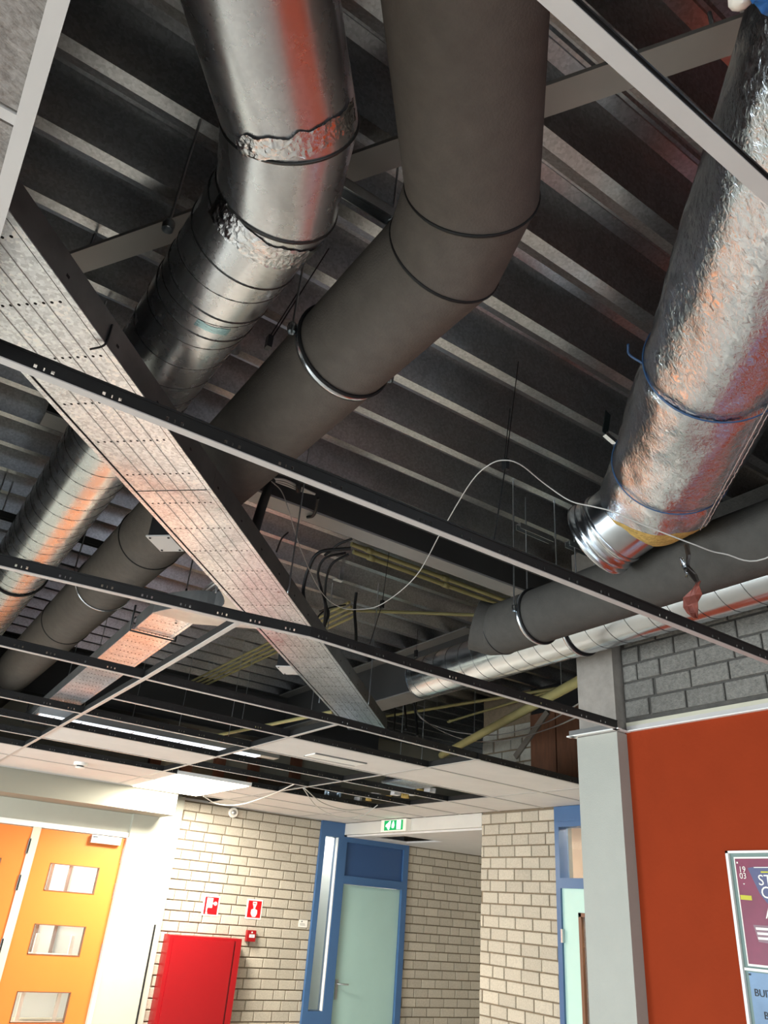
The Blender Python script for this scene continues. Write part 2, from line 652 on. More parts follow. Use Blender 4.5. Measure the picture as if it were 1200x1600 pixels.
# ceiling edge trims along the column and the orange wall
t1 = thing('trim_1', (XO, 2.0, HC), 'white edge trim on top of the orange wall', kind='structure')
MB().box(XO - .022, XO, -2, 2.72, HC - .002, HC + .004).build('flange', M_trimw, t1)
MB().box(XO - .003, XO, -2, 2.72, HC, HC + .03).build('upstand', M_brace, t1)
MB().box(XO - .004, XO + .02, -2, 2.72, HC + .03, HC + .05).build('batten', M_cream, t1)
t2 = thing('trim_2', (3.3, 2.86, HC), 'white edge trim wrapped round the column', kind='structure')
MB().box(3.30, 3.33, 2.69, 3.06, HC - .004, HC + .003).box(3.30, 3.5, 3.01, 3.04, HC - .004, HC + .003).box(3.3, 3.41, 2.70, 2.725, HC - .004, HC + .003).build('flange', M_trimw, t2)
MB().box(3.322, 3.33, 2.72, 3.06, HC, HC + .035).build('upstand', M_steel, t2)

# bulkhead, door wall and pilaster at the left
struct('trim_3', MB().box(-5.0, 2.95, 8.3, YB + .2, .75, HC), mk('greige bulkhead paint', (140, 136, 121), .8), 'plain pale bulkhead above the orange doors')
struct('wall_doors', MB().box(-5.0, 1.0 - .5, YB, YB + .2, GROUND, .75).box(.5, 2.66, YB, YB + .2, .51, .75), M_white, 'pale wall above the orange doors')
struct('wall_pilaster', MB().box(2.66, 3.2, YB - .06, YB + .2, GROUND, HC + .02), M_white, 'white pilaster between the doors and the brick wall')
struct('trim_4', MB().box(3.12, 3.135, YB - .075, YB - .06, GROUND, -.28), M_black, 'dark upright strip on the white pilaster')
# soffit beam and lower ceiling of the recess
struct('trim_5', MB().box(XR, XR + .2, 6.16, YB, .84, HC), M_plain, 'grey soffit beam that carries the exit sign')
struct('ceiling_recess', MB().box(XR + .05, 5.57, 6.16, YB, .82, .84).box(5.57, 6.15, 6.16, 7.75, .82, .84).box(5.57, 6.15, 8.5, YB, .82, .84).box(6.15, 8.0, 6.16, YB, .82, .84), M_tile, 'lower white ceiling of the recess')

struct('ceiling_left', MB().box(-5.0, -1.3, -5.0, 8.3, HC + .004, HC + .03).box(-1.3, -.12, 1.56, 8.3, HC + .004, HC + .03).box(-1.3, -.12, -5, .32, HC + .004, HC + .03).box(-.12, 3.4, -5.0, -.62, HC + .004, HC + .03), M_tile, 'closed part of the white ceiling, left of the opening')

# ---- blue door frame with glazed strip, blue panel and frosted door, in the back wall
fr = thing('door_1', (5.7, YB, GROUND), 'blue door set with glazed side strip and frosted glass leaf', kind='structure')
f = MB()
f.box(5.03, 5.1, YB - .03, YB + .1, GROUND, HC)          # left stile
f.box(5.3, 5.42, YB - .03, YB + .1, GROUND, .80)         # stile between strip and leaf
f.box(6.31, 6.39, YB - .03, YB + .1, GROUND, .82)
f.box(5.1, 5.37, YB - .03, YB + .1, .80, HC)
f.box(5.42, 6.31, YB - .03, YB + .1, .76, .82)
f.box(5.37, 5.42, YB - .03, YB + .1, .80, .82)
f.box(5.42, 6.31, YB - .03, YB + .1, .29, .38)
f.box(5.1, 5.3, YB - .03, YB + .1, -1.16, -1.03)
f.build('frame', M_blue, fr)
MB().box(5.42, 6.31, YB + .0, YB + .05, .38, .76).build('panel', M_blued, fr)
g = MB().box(5.1, 5.3, YB + .03, YB + .04, -1.03, .8).build('pane', M_glass, fr)
MB().box(5.285, 5.295, YB - .02, YB + .03, -1.03, .8).box(5.1, 5.3, YB - .02, YB + .03, -1.04, -1.03).build('glazing_bead', M_trimw, fr)
MB().box(5.1, 5.3, YB + .03, YB + .05, GROUND, -1.16).build('panel', M_brown, fr)
leaf = MB().box(5.425, 6.305, YB + .01, YB + .04, GROUND, .285).build('door_leaf', M_frost, fr)
hd = MB().tube([(5.47, YB + .01, -.76), (5.47, YB - .045, -.76), (5.6, YB - .05, -.765)], .009, 8)
hd.box(5.455, 5.485, YB - .002, YB + .01, -.92, -.72)
hd.build('handle', M_zinc, leaf)
# room behind the glazed strip: pale wall
struct('wall_beyond', MB().box(4.6, 6.4, 9.6, 9.7, GROUND, .97).box(4.5, 4.6, YB + .2, 9.7, GROUND, .97), M_plain, 'pale wall behind the glazed strip')
lp = thing('potted_plant', (4.85, 9.3, GROUND), 'leafy plant behind the narrow glazed strip', 'plant')
sp = MB().tube(smooth_path([(4.95, 9.35, -1.3), (4.97, 9.33, -1.0), (4.93, 9.3, -.72)]), .008, 6)
sp.build('stem', M_ply, lp)
MB().lathe((4.95, 9.35, GROUND), (0, 0, 1), [(0, .1), (.7, .14), (.72, .12)], 20, True).build('pot', M_black, lp)
M_leaf = mk('plant leaf', (58, 76, 52), .5)
for i in range(6):
    a = i * 1.1
    b = V(4.94, 9.31, -.95 + .05 * i)
    d = V(math.cos(a), math.sin(a) * .5, .5).normalized() * .16
    s = d.cross(V(0, 0, 1)).normalized() * .03
    MB().add([b, b + d * .5 + s, b + d, b + d * .5 - s, b + d * .5 + V(0, 0, .012)], [(0, 1, 4), (1, 2, 4), (2, 3, 4), (3, 0, 4), (0, 3, 2, 1)]).build('leaf', M_leaf, lp)

struct('ceiling_side_room', MB().box(4.5, 6.5, YB + .05, 9.7, .97, HC + .03).box(5.03, 6.45, YB + .1, YB + .2, .82, HC).box(6.39, 6.45, YB + .2, 9.7, GROUND, .97), M_tile, 'ceiling of the room behind the glazed strip')

# ---- blue frame with fanlight and mint door, right wall
fr = thing('door_2', (XR, 4.7, GROUND), 'blue frame with fanlight above a mint green door', kind='structure')
f = MB()
f.box(XR - .02, XR + .1, 5.1, 5.15, GROUND, HC)
f.box(XR - .02, XR + .1, 3.9, 5.1, .8, HC)
f.box(XR - .028, XR + .1, 3.9, 5.14, .845, .86)
f.box(XR - .02, XR + .1, 3.9, 5.1, .31, .39)
f.box(XR - .02, XR + .1, 3.85, 3.95, GROUND, HC)
f.build('frame', M_blue, fr)
MB().box(XR + .06, XR + .065, 3.95, 5.08, .39, .8).build('pane', M_glass, fr)
dl = MB().box(XR + .0, XR + .04, 4.92, 5.1, GROUND, .31).box(XR, XR + .04, 3.95, 4.92, .13, .31).box(XR, XR + .04, 3.95, 4.2, GROUND, .13).build('door_leaf', M_mint, fr)
MB().box(XR - .008, XR + .05, 4.89, 4.92, GROUND, .13).box(XR - .008, XR + .05, 4.2, 4.92, .1, .13).build('bead', M_brown, dl)
MB().box(XR + .02, XR + .025, 4.2, 4.89, GROUND, .1).build('pane', M_glass, dl)
MB().box(XR - .028, XR - .0, 5.085, 5.105, -.1, -.0).build('hinge', M_zinc, dl)
struct('wall_room_beyond', MB().box(6.6, 6.7, 3.0, 5.9, GROUND, .97).box(XR + .2, 6.7, 5.86, 5.95, GROUND, .97), mk('peach wall', (228, 196, 168), .8), 'peach wall of the room behind the fanlight')
struct('ceiling_room_beyond', MB().box(XR + .1, 6.7, 3.0, 5.9, .97, 1.0), M_tile, 'white ceiling of the room behind the fanlight')
pl = thing('plywood_panel', (XR, 5.1, 1.0), 'brown plywood boards above the blue fanlight frame', 'board')
MB().box(XR, XR + .02, 5.12, 5.45, HC + .03, 1.85).build('board', M_ply, pl)
MB().box(XR, XR + .02, 4.7, 5.105, HC + .03, 1.85).build('board', M_ply, pl)
MB().box(XR + .02, XR + .1, 4.6, 5.45, HC + .03, HD).build('backing', M_black, pl)

# ---- orange double doors at the left
def door_leaf(x0, x1, wins, label, closer, name):
    d = thing(name, (x0, YB, GROUND), label, kind='structure')
    m = MB()
    ws = sorted(wins, key=lambda w: -w[3])
    z = .5
    wx0, wx1 = wins[0][0], wins[0][1]
    m.box(x0, wx0, YB, YB + .045, GROUND, .5).box(wx1, x1, YB, YB + .045, GROUND, .5)
    for a, b, c, e in ws:
        m.box(wx0, wx1, YB, YB + .045, e, z)
        z = c
    m.box(wx0, wx1, YB, YB + .045, GROUND, z)
    leaf = m.build('door_leaf', M_odoor, d)
    for a, b, c, e in ws:
        MB().box(a, b, YB + .02, YB + .025, c, e).build('pane', M_winglass, d)
        t = .008
        MB().box(a, a + t, YB - .004, YB + .05, c, e).box(b - t, b, YB - .004, YB + .05, c, e).box(a, b, YB - .004, YB + .05, c, c + t).box(a, b, YB - .004, YB + .05, e - t, e).build('bead', M_brown, d)
    if closer:
        cl = MB().box(x1 - .37, x1 - .06, YB - .06, YB - .002, .425, .5).build('door_closer', M_alum, d)
        MB().box(x1 - .36, x1 - .31, YB - .062, YB - .06, .475, .485).box(x1 - .2, x1 - .08, YB - .062, YB - .06, .49, .495).build('mark', M_black, cl)
    for z in (.33, -.0, -.55):
        MB().box(x1 - .008, x1 + .012, YB - .012, YB + .0, z - .07, z + .07).build('hinge', M_zinc, d)
    return d


wz = [(-.05, .2), (-.6, -.34), (-1.15, -.9)]
door_leaf(1.77, 2.645, [(1.945, 2.445, a, b) for a, b in wz], 'orange door leaf with three small panes and a door closer', True, 'door_3')
door_leaf(.8, 1.69, [(.98, 1.48, a, b) for a, b in wz], 'orange door leaf at the picture edge', False, 'door_4')
struct('trim_6', MB().box(1.69, 1.77, YB - .012, YB + .06, GROUND, .51), M_cream, 'pale post between the two orange door leaves')
struct('trim_7', MB().box(.5, 2.66, YB - .02, YB, .51, .56), M_trimw, 'white head rail above the orange doors')
struct('trim_8', MB().box(2.645, 2.68, YB - .07, YB, GROUND, .51), M_trimw, 'white jamb right of the orange door')
# the lit corridor behind the orange doors
struct('wall_corridor', MB().box(-.5, 4.4, 12.4, 12.5, GROUND, 1.0).box(4.4, 4.5, YB + .2, 12.5, GROUND, 1.0).box(-.6, -.5, YB + .2, 12.5, GROUND, 1.0), M_plain, 'pale corridor wall behind the orange doors')
struct('floor_corridor', MB().box(-.6, 4.5, YB + .2, 12.5, GROUND - .05, GROUND), M_floor, 'corridor floor')
struct('ceiling_corridor', MB().box(-.6, 4.5, YB + .2, 12.5, 1.0, 1.05), M_tile, 'corridor ceiling')

# lit ceiling panel, fanlight lamp, and lamps added to brighten corridor and side room
M_lamp = emit('lit ceiling panel', (255, 247, 228), 9)
M_fillc = emit('corridor fill panel', (255, 250, 240), 45)
lamp = thing('light_panel', (2.8, 7.6, HC), 'glaring lit ceiling light panel next to the orange doors', 'ceiling light')
MB().box(2.44, 3.14, 6.95, 8.27, HC - .006, HC + .0).build('diffuser', M_lamp, lamp)
MB().box(2.42, 3.16, 6.93, 8.29, HC, HC + .03).build('housing', M_trimw, lamp)
area('panel_light', (2.84, 7.9, HC - .012), (.5, .65), (0, 0, 0), 160, (1, .965, .88))
for i, (a, b, c, d) in enumerate(((1.2, 1.8, 9.6, 10.8), (2.4, 3.0, 11.2, 12.2))):
    lc = thing('corridor_fill', (a, c, 1.0), ('added unseen panel that brightens the corridor close behind the orange door', 'added unseen panel that brightens the far end of the corridor')[i], 'ceiling light')
    MB().box(a, b, c, d, .975, .998).build('diffuser', M_fillc, lc)  # added out of sight so the door panes look bright
lc = thing('room_light', (6.0, 4.4, .97), 'bright ceiling lamp seen through the blue fanlight', 'ceiling light')
MB().box(5.9, 6.2, 3.6, 5.2, .95, .97).build('diffuser', emit('lit room panel', (255, 248, 236), 22), lc)
lc = thing('side_room_fill', (5.3, 9.2, .97), 'added unseen lamp that brightens the room behind the glazed strip', 'ceiling light')
MB().box(4.9, 5.9, 9.1, 9.5, .95, .97).build('diffuser', emit('side room fill panel', (250, 252, 255), 18), lc)  # added out of sight to make the glazed strip pale
# things seen through the panes of the orange door
M_shelf = mk('shelf metal', (176, 160, 130), .5, .3)
rk = thing('storage_rack', (2.9, 10.6, GROUND), 'metal storage rack seen through the lowest pane of the orange door', 'rack')
for x in (2.35, 2.75, 3.2):
    MB().box(x, x + .04, 10.4, 10.44, GROUND, -.5).build('upright', M_trimw, rk)
for z in (-1.75, -1.4, -1.05, -.75):
    MB().box(2.35, 3.24, 10.38, 10.9, z, z + .03).build('shelf', M_shelf, rk)
hp = thing('dark_curtain', (3.45, 11.6, GROUND), 'dark hanging curtain seen through the middle pane of the orange door', 'curtain')
MB().prism([(3.3 + .12 * i, 11.6 + .05 * (i % 2), GROUND) for i in range(9)] + [(4.26 - .12 * i, 11.66 + .05 * (i % 2), GROUND) for i in range(9)], (0, 0, 1), 1.7).build('cloth', M_black, hp)
hm = thing('window_mullion', (2.2, 12.3, -1), 'dark mullions seen through the upper panes of the orange door', 'mullion')
for x in (2.75, 3.0):
    MB().box(x, x + .035, 12.3, 12.36, -.9, .98).build('upright', M_brown, hm)

# ------------------------------------------------------------------ ceiling grid
grid = thing('ceiling_grid', (2, 3, HC), 'open metal ceiling grid of white tee bars with dark webs', 'ceiling grid')
SL = .05


def yrow(k, x):
    return 3.94 + .6 * k + SL * (x - 2.29)


def tee(path, name, hole=True, h=.045, wf=.024, zoff=0.0):
    """a tee bar along a path in the grid plane: white flange below, dark web above, punched in threes"""
    pts = [V(p[0], p[1], HC + zoff + (p[2] if len(p) > 2 else 0)) for p in path]
    fl, wb_ = MB(), MB()
    for a, b in zip(pts[:-1], pts[1:]):
        d = (b - a).normalized()
        s = d.cross(V(0, 0, 1)).normalized()
        L = (b - a).length
        fl.obox((a + b) / 2 + V(0, 0, .001), d, s, V(0, 0, 1), L, wf, .003)
        t = .003

        def strip(u0, u1, z0, z1):
            wb_.obox(a + d * ((u0 + u1) / 2) + V(0, 0, (z0 + z1) / 2), d, s, V(0, 0, 1), u1 - u0, t, z1 - z0)
        if not hole:
            strip(0, L, .0025, h)
            continue
        strip(0, L, .0025, .014)
        strip(0, L, .024, h)
        u = 0
        k = .06
        holes = []
        while k < L - .04:
            holes += [(k - .022, k - .015), (k - .0015, k + .0015), (k + .015, k + .022)]
            k += .15
        for h0, h1 in holes:
            strip(u, h0, .014, .024)
            u = h1
        strip(u, L, .014, .024)
        wb_.obox((a + b) / 2 + V(0, 0, h), d, s, V(0, 0, 1), L, .008, .006)
    w = fl.build(name, M_bar, grid)
    wb_.build('web', M_web, w)
    return w


tee([(-1.6, .335), (3.40, .335)], 'main_runner')
tee([(-3.0, 1.535), (3.40, 1.53)], 'main_runner')
tee([(-3.0, 2.98), (.2, 2.80), (1.085, 2.725, .012), (1.38, 2.675, .012), (1.95, 2.69, .004), (3.325, 2.715)], 'main_runner')
tee([(-2.6, 3.80), (1.084, 3.90, .003), (2.28, 3.93), (3.325 + .2, 4.05), (4.69, 4.13), (5.36, 4.17)], 'main_runner')
for k in range(1, 8):
    x0 = -2.5 if k > 1 else 1.09
    if k == 7:
        tee([(3.2, yrow(k, 3.2)), (5.36, yrow(k, 5.36) - .06)], 'cross_runner', True)
        continue
    if k in (5, 6):
        tee([(x0, yrow(k, x0)), (2.42, yrow(k, 2.42))], 'cross_runner', True)
        tee([(3.18, yrow(k, 3.18)), (5.36, yrow(k, 5.36))], 'cross_runner', True)
        continue
    tee([(x0, yrow(k, x0)), (5.36, yrow(k, 5.36))], 'cross_runner', True)
tee([(-.1, -.6), (-.1, 1.535)], 'cross_tee', False)
tee([(1.084, 2.735, .012), (1.084, 3.90), (1.084, 8.29)], 'cross_tee', False, zoff=.001)
tee([(2.29, 3.93), (2.29, 8.29)], 'cross_tee', False, zoff=.001)
tee([(3.485, 4.03), (3.485, 8.75)], 'cross_tee', False, zoff=.001)
tee([(4.69, 4.13), (4.69, 8.75)], 'cross_tee', False, zoff=.001)
# wall angle at the far end of the tile field
MB().box(-5, 2.42, 8.285, 8.3, HC - .004, HC + .02).build('wall_angle', M_bar, grid)
MB().box(3.2, 5.1, 8.775, 8.79, HC - .004, HC + .02).build('wall_angle', M_bar, grid)

# ceiling tiles: each one lies loose in the grid
XC = [-.1, 1.084, 2.29, 3.485, 4.69, 5.365]
BAY = ['bay at the left edge of the picture', 'bay with the smoke detector', 'bay in front of the lit panel', 'bay left of the exit sign beam', 'narrow bay along the brick corner']


def tile(x0, x1, y0f, y1f, label, mat=M_tile, name='ceiling_tile', grp='ceiling tiles'):
    g = .006
    x0, x1 = x0 + g, x1 - g
    q = [(x0, y0f(x0) + g, HC + .004), (x1, y0f(x1) + g, HC + .004), (x1, y1f(x1) - g, HC + .004), (x0, y1f(x0) - g, HC + .004)]
    o = MB().prism(q, (0, 0, 1), .018).build(name, mat)
    return tag(o, label, 'ceiling tile', grp)


def row(k):
    return lambda x: yrow(k, x)


edge = lambda x: 8.285
edge2 = lambda x: 8.77
ROWN = ['nearest', 'second nearest', 'third nearest', 'fourth nearest', 'fifth nearest', 'sixth nearest', 'seventh nearest', 'farthest']
present = {0: [5, 6], 1: [3, 5, 6], 2: [1], 3: [0, 1, 5, 6, 7], 4: [0, 1, 2, 3, 4, 5, 6, 7]}
SPECIAL = {(1, 3): 'single off-white tile lying alone between two open rows before the smoke detector',
           (1, 5): 'off-white tile that carries the smoke detector',
           (1, 6): 'off-white tile between the smoke detector and the bulkhead',
           (2, 1): 'off-white tile with a long slot outlet in it',
           (0, 5): 'off-white tile at the left picture edge, nearer the camera',
           (0, 6): 'off-white tile at the left picture edge, next to the bulkhead',
           (3, 0): 'large off-white tile touching the grid bar that ends at the column',
           (3, 1): 'off-white tile right behind the one at the grid bar ending at the column'}
for c, rows in present.items():
    for k in rows:
        y0f = row(k) if k else (lambda x: 4.05 + (x - 3.5) * .07)
        y1f = row(k + 1) if k < 7 else edge2
        if c < 2 and k == 6:
            y1f = edge
        lb = SPECIAL.get((c, k), 'off-white ceiling tile, %s row, in the %s' % (ROWN[k], BAY[c]))
        tile(XC[c], XC[c + 1], y0f, y1f, lb)
tile(3.16, 3.485, row(5), row(6), 'narrow off-white strip tile on the right of the lit panel, nearer')
tile(3.16, 3.485, row(6), edge, 'narrow off-white strip tile on the right of the lit panel, by the wall')
tile(2.29, 2.43, row(5), edge, 'slim tile strip on the left of the lit panel')
# textured tiles, upper left corner
tile(-1.3, -.1, lambda x: .335, lambda x: .905, 'coarse textured tile in the upper left corner, nearer', M_wool, grp='textured tiles')
tile(-1.3, -.1, lambda x: .925, lambda x: 1.53, 'coarse textured tile in the upper left corner, beside the cable tray', M_wool, grp='textured tiles')
MB().box(-1.3, -.11, .905, .925, HC + .002, HC + .012).build('tile_spline', M_bar, grid)

# slot outlet in the tile
so = thing('slot_outlet', (2.9, 4.95, HC), 'slim white slot outlet set in a ceiling tile', 'air outlet')
MB().box(2.68, 3.12, 4.87, 4.885, HC - .004, HC + .004).box(2.68, 3.12, 5.035, 5.05, HC - .004, HC + .004).build('lip', M_steel, so)
MB().box(2.68, 3.12, 4.885, 5.035, HC - .003, HC + .004).build('plate', M_trimw, so)
# smoke detector
sd = thing('smoke_detector', (1.64, 7.25, HC), 'white smoke detector with dark chamber under a ceiling tile', 'smoke detector')
MB().lathe((1.64, 7.25, HC + .004), (0, 0, -1), [(0, .06), (.022, .06), (.026, .052), (.026, 0)], 28).build('base', M_trimw, sd)
MB().lathe((1.64, 7.25, HC - .022), (0, 0, -1), [(0, .03), (.012, .03), (.012, 0)], 24).build('chamber', M_black, sd)
MB().lathe((1.64, 7.25, HC - .034), (0, 0, -1), [(0, .042), (.008, .038), (.012, .02), (.012, 0)], 24).build('cap', M_trimw, sd)
# linear luminaire above the open rows
ll = thing('linear_luminaire', (2.2, 6.3, 1.1), 'long slim lit luminaire glimpsed above the open grid rows', 'ceiling light')
p, q = at(60, 1117, z=1.13), at(407, 1179, z=1.13)
ym = (p.y + q.y) / 2
MB().box(p.x, q.x, ym - .05, ym + .05, 1.115, 1.125).build('diffuser', emit('luminaire tube', (235, 242, 250), 1.3), ll)
MB().box(p.x - .02, q.x + .18, ym - .06, ym + .06, 1.125, 1.18).build('housing', M_alum, ll)
for x in (p.x + .3, q.x - .3):
    MB().tube([(x, ym, 1.18), (x, ym, HD)], .003, 6).build('hanger_rod', M_zinc, ll)
for i in range(9):
    x = p.x + (q.x - p.x) * (i + .5) / 9
    MB().box(x - .003, x + .003, ym - .052, ym + .052, 1.112, 1.116).build('louvre', M_steel, ll)

# ------------------------------------------------------------------ structural steel above the grid
def ibeam(name, a, b, z0, z1, w, label, group=None, mats=(M_steel, M_steeld)):
    a, b = Vector(a), Vector(b)
    t = thing(name, (a.x, a.y, z0), label, 'steel beam', group)
    up = V(0, 0, 1)
    MB().beam(V(a.x, a.y, z0 + .006), V(b.x, b.y, z0 + .006), w, .012).build('bottom_flange', mats[0], t)
    MB().beam(V(a.x, a.y, (z0 + z1) / 2), V(b.x, b.y, (z0 + z1) / 2), .012, z1 - z0 - .02).build('beam_web', mats[1], t)
    MB().beam(V(a.x, a.y, z1 - .006), V(b.x, b.y, z1 - .006), w, .012).build('top_flange', mats[0], t)
    return t


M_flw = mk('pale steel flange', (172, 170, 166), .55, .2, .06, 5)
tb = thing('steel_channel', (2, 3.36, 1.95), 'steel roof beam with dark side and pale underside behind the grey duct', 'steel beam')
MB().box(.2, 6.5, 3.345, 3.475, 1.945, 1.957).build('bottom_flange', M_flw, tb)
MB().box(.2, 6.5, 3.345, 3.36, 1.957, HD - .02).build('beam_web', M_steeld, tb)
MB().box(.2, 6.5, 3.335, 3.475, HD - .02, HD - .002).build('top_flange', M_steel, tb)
ibeam('steel_beam', (3.85, 4.5, 0), (3.85, 7.8, 0), 1.7, HD - .002, .24, 'steel roof beam running away below the open spiral duct end')
ibeam('steel_beam', (-4.9, 7.9, 0), (5.2, 7.9, 0), 1.6, HD - .002, .2, 'deep dark steel beam across the far end above the tiles', mats=(M_steeld, M_steeld))
# diagonal brace under the deck
br = thing('steel_brace', (.1, 2.4, 2.0), 'flat pale steel brace running diagonally above the ducts', 'steel brace')
a, b = at(112, 415, z=1.98), at(1165, 52, z=1.98)
MB().beam(V(a.x, a.y, 1.98 + .008), V(b.x, b.y, 1.98 + .008), .088, .016).build('flat_bar', M_brace, br)
for p in (a.lerp(b, .03), a.lerp(b, .5), a.lerp(b, .97)):
    MB().tube([V(p.x, p.y, 1.99), V(p.x, p.y, HD)], .006, 8).build('fixing_rod', M_zinc, br)
# leaning strut far right
st = thing('diagonal_strut', (5.2, 5.6, 1.2), 'grey diagonal strut leaning on the limestone blocks', 'steel strut')
MB().beam(at(805, 1183, x=XR - .012), at(856, 1112, x=XR - .012), .06, .02, V(1, 0, 0)).build('flat_bar', mk('grey brown bar', (124, 116, 104), .6), st)

# ------------------------------------------------------------------ ducts
def helix(c0, c1, r, pitch, n=28, th=.0014):
    c0, c1 = Vector(c0), Vector(c1)
    ax = (c1 - c0)
    L = ax.length
    ax.normalize()
    u = ax.orthogonal().normalized()
    w = ax.cross(u)
    N = int(L / pitch * n)
    pts = []
    for i in range(N + 1):
        a = 2 * PI * i / n
        pts.append(c0 + ax * (pitch * i / n) + (u * math.cos(a) + w * math.sin(a)) * (r + .0006))
    return MB().tube(pts, th, 4, False)


def band(c, ax, R, w, t=.004, n=56):
    return MB().lathe(Vector(c) - Vector(ax).normalized() * (w / 2), ax, [(0, R), (0, R + t), (w, R + t), (w, R)], n)


def crumple(c, ax, R, w, t=.004, seed=0, a0=0, a1=2 * PI, n=110, m=12, amp=1.0):
    """a strip of crinkled tape wrapped round a pipe"""
    c, ax = Vector(c), Vector(ax).normalized()
    u = ax.cross(V(0, 0, 1)).normalized()
    ww = V(0, 0, -1)
    rs = []
    full = a1 - a0 > 6.2
    for i in range(n + (0 if full else 1)):
        a = a0 + (a1 - a0) * i / n
        rad = u * math.cos(a) + ww * math.sin(a)
        ring = []
        for j in range(m + 1):
            s = j / m - .5
            nz = noise.noise(V(a * 5 + seed, s * 9, seed)) * .010 + noise.noise(V(a * 17, s * 26, seed)) * .007
            e = (w * (1 + .3 * noise.noise(V(a * 3, seed, 2))))
            ring.append(c + ax * (s * e + .008 * noise.noise(V(a * 6, s * 3, seed + 5))) + rad * (R + t + abs(nz) * amp))
        rs.append(ring)
    b = MB()
    nn = m + 1
    vs = [p for r in rs for p in r]
    fs = []
    k = len(rs)
    for i in range(k if full else k - 1):
        for j in range(m):
            fs.append((i * nn + j, i * nn + j + 1, ((i + 1) % k) * nn + j + 1, ((i + 1) % k) * nn + j))
    return b.add(vs, fs, True)


def rod(name, p, z1, parent, r=.004):
    return MB().tube([p, V(p[0], p[1], z1)], r, 8).build(name, M_zinc, parent)


def d45(k):
    n = math.hypot(1, k)
    return V(1 / n, k / n, 0)


# --- bare spiral duct, upper left
ZS, RS, XS = 1.6, .157, .417
dS = d45(1.15)
bend = V(XS, 1.179, ZS)
e = .115
J1, J2 = bend - dS * e, bend + V(0, e, 0)
up_end = bend - dS * 1.7
far = V(XS, 9.2, ZS)
sd_ = thing('spiral_duct', (XS, 2, ZS), 'shiny bare spiral duct with taped elbow, upper left', 'duct')
rs = mitre_rings([up_end, J1, J2, far], RS)
for i, nm in enumerate(('upper_pipe', 'elbow_segment', 'long_pipe')):
    MB().rings([rs[i], rs[i + 1]], False).build(nm, M_spiral, sd_)
helix(J2 + V(0, .22, 0), far, RS, .125).build('seam', M_seam, sd_)
MB().torus(J1 - dS * .36, dS, RS + .001, .004).build('seam', M_zinc, sd_)
# elbow beads and tape
nB1 = (dS + (J2 - J1).normalized()).normalized()
nB2 = (V(0, 1, 0) + (J2 - J1).normalized()).normalized()
mid = (J2 - J1).normalized()
for c, ax in ((J1, nB1), (J2, nB2)):
    MB().torus(c, ax, RS + .0015, .0045).build('elbow_bead', M_seam, sd_)
for c, ax in ((J2 + V(0, .075, 0), V(0, 1, 0)), (J2 + V(0, .19, 0), V(0, 1, 0)), (J2 + V(0, .36, 0), V(0, 1, 0)), (J2 + V(0, .46, 0), V(0, 1, 0))):
    MB().torus(c, ax, RS + .001, .0022).build('joint_bead', M_seam, sd_)
crumple(J1 - dS * .035, dS, RS, .05, .004, 3, .15, 2.2, amp=.5).build('foil_tape', M_tape, sd_)
crumple(J2 + V(0, .055, 0), V(0, 1, 0), RS, .075, .003, 9, .2, 2.6, amp=.5).build('foil_tape', M_tape, sd_)
crumple(J2 + V(0, .41, 0), V(0, 1, 0), RS, .03, .001, 9, 1.1, 1.75, amp=.05).build('sticker', mk('blue silver sticker', (170, 205, 212), .25, .8), sd_)
for y in (4.55, 2.62):
    MB().torus((XS, y, ZS), (0, 1, 0), RS + .006, .006, squash=2.4).build('pipe_clamp', M_rubber if y > 3 else M_zinc, sd_)
    for s in (-1, 1):
        rod('hanger_rod', (XS + s * (RS + .03), y, ZS), HD, sd_)
        MB().lathe((XS + s * (RS + .03), y, ZS - .02), (0, 0, 1), [(0, .012), (.03, .012), (.03, 0)], 6).build('nut', M_zinc, sd_)
for s, y in ((-1, 1.62), (1, 1.98)):
    rod('hanger_rod', (XS + s * (RS + .028), y, ZS + .05), HD, sd_)
    MB().lathe((XS + s * (RS + .028), y, ZS + .03), (0, 0, 1), [(0, .016), (.018, .018), (.03, .016), (.03, .004)], 10).build('nut', M_zinc, sd_)

# --- grey insulated duct, centre
ZG, RG, XG = 1.62, .168, .883
dG = d45(1.1)
bend = V(XG, 1.076, ZG)
e = .115
K1, K2 = bend - dG * e, bend + V(0, e, 0)
gd = thing('insulated_duct', (XG, 2, ZG), 'thick grey insulated duct with an elbow in the middle of the picture', 'duct')
far = V(XG, 9.2, ZG)
rs = mitre_rings([bend - dG * 1.7, K1, K2, far], RG)
for i, nm in enumerate(('upper_sleeve', 'elbow_sleeve', 'long_sleeve')):
    MB().rings([rs[i], rs[i + 1]], False).build(nm, M_ins, gd)
mid = (K2 - K1).normalized()
for c, ax in ((K1, (dG + mid).normalized()), (K2, (V(0, 1, 0) + mid).normalized())):
    MB().torus(c, ax, RG * 1.006, .005).build('glued_joint', M_joint, gd)
for y in (3.62, 5.35, 7.2):
    MB().torus((XG, y, ZG), (0, 1, 0), RG + .001, .004).build('glued_joint', M_joint, gd)
cl = MB().torus((XG, 1.735, ZG), (0, 1, 0), RG + .004, .0045, squash=2.6).build('pipe_clamp', M_clampm, gd)
MB().torus((XG, 1.718, ZG), (0, 1, 0), RG + .005, .006, squash=1.2).build('rubber_lining', M_rubber, cl)
MB().torus((XG, 4.45, ZG), (0, 1, 0), RG + .004, .004, squash=2.4).build('pipe_clamp', M_clampm, gd)
for y in (1.735, 4.45):
    for s in (-1, 1):
        p = (XG + s * (RG + .022), y, ZG)
        rod('hanger_rod', p, HD, gd)
        MB().lathe((p[0], p[1], p[2] - .02), (0, 0, 1), [(0, .014), (.014, .016), (.02, .016), (.034, .014), (.034, .003)], 6).build('nut', M_clampm, gd)
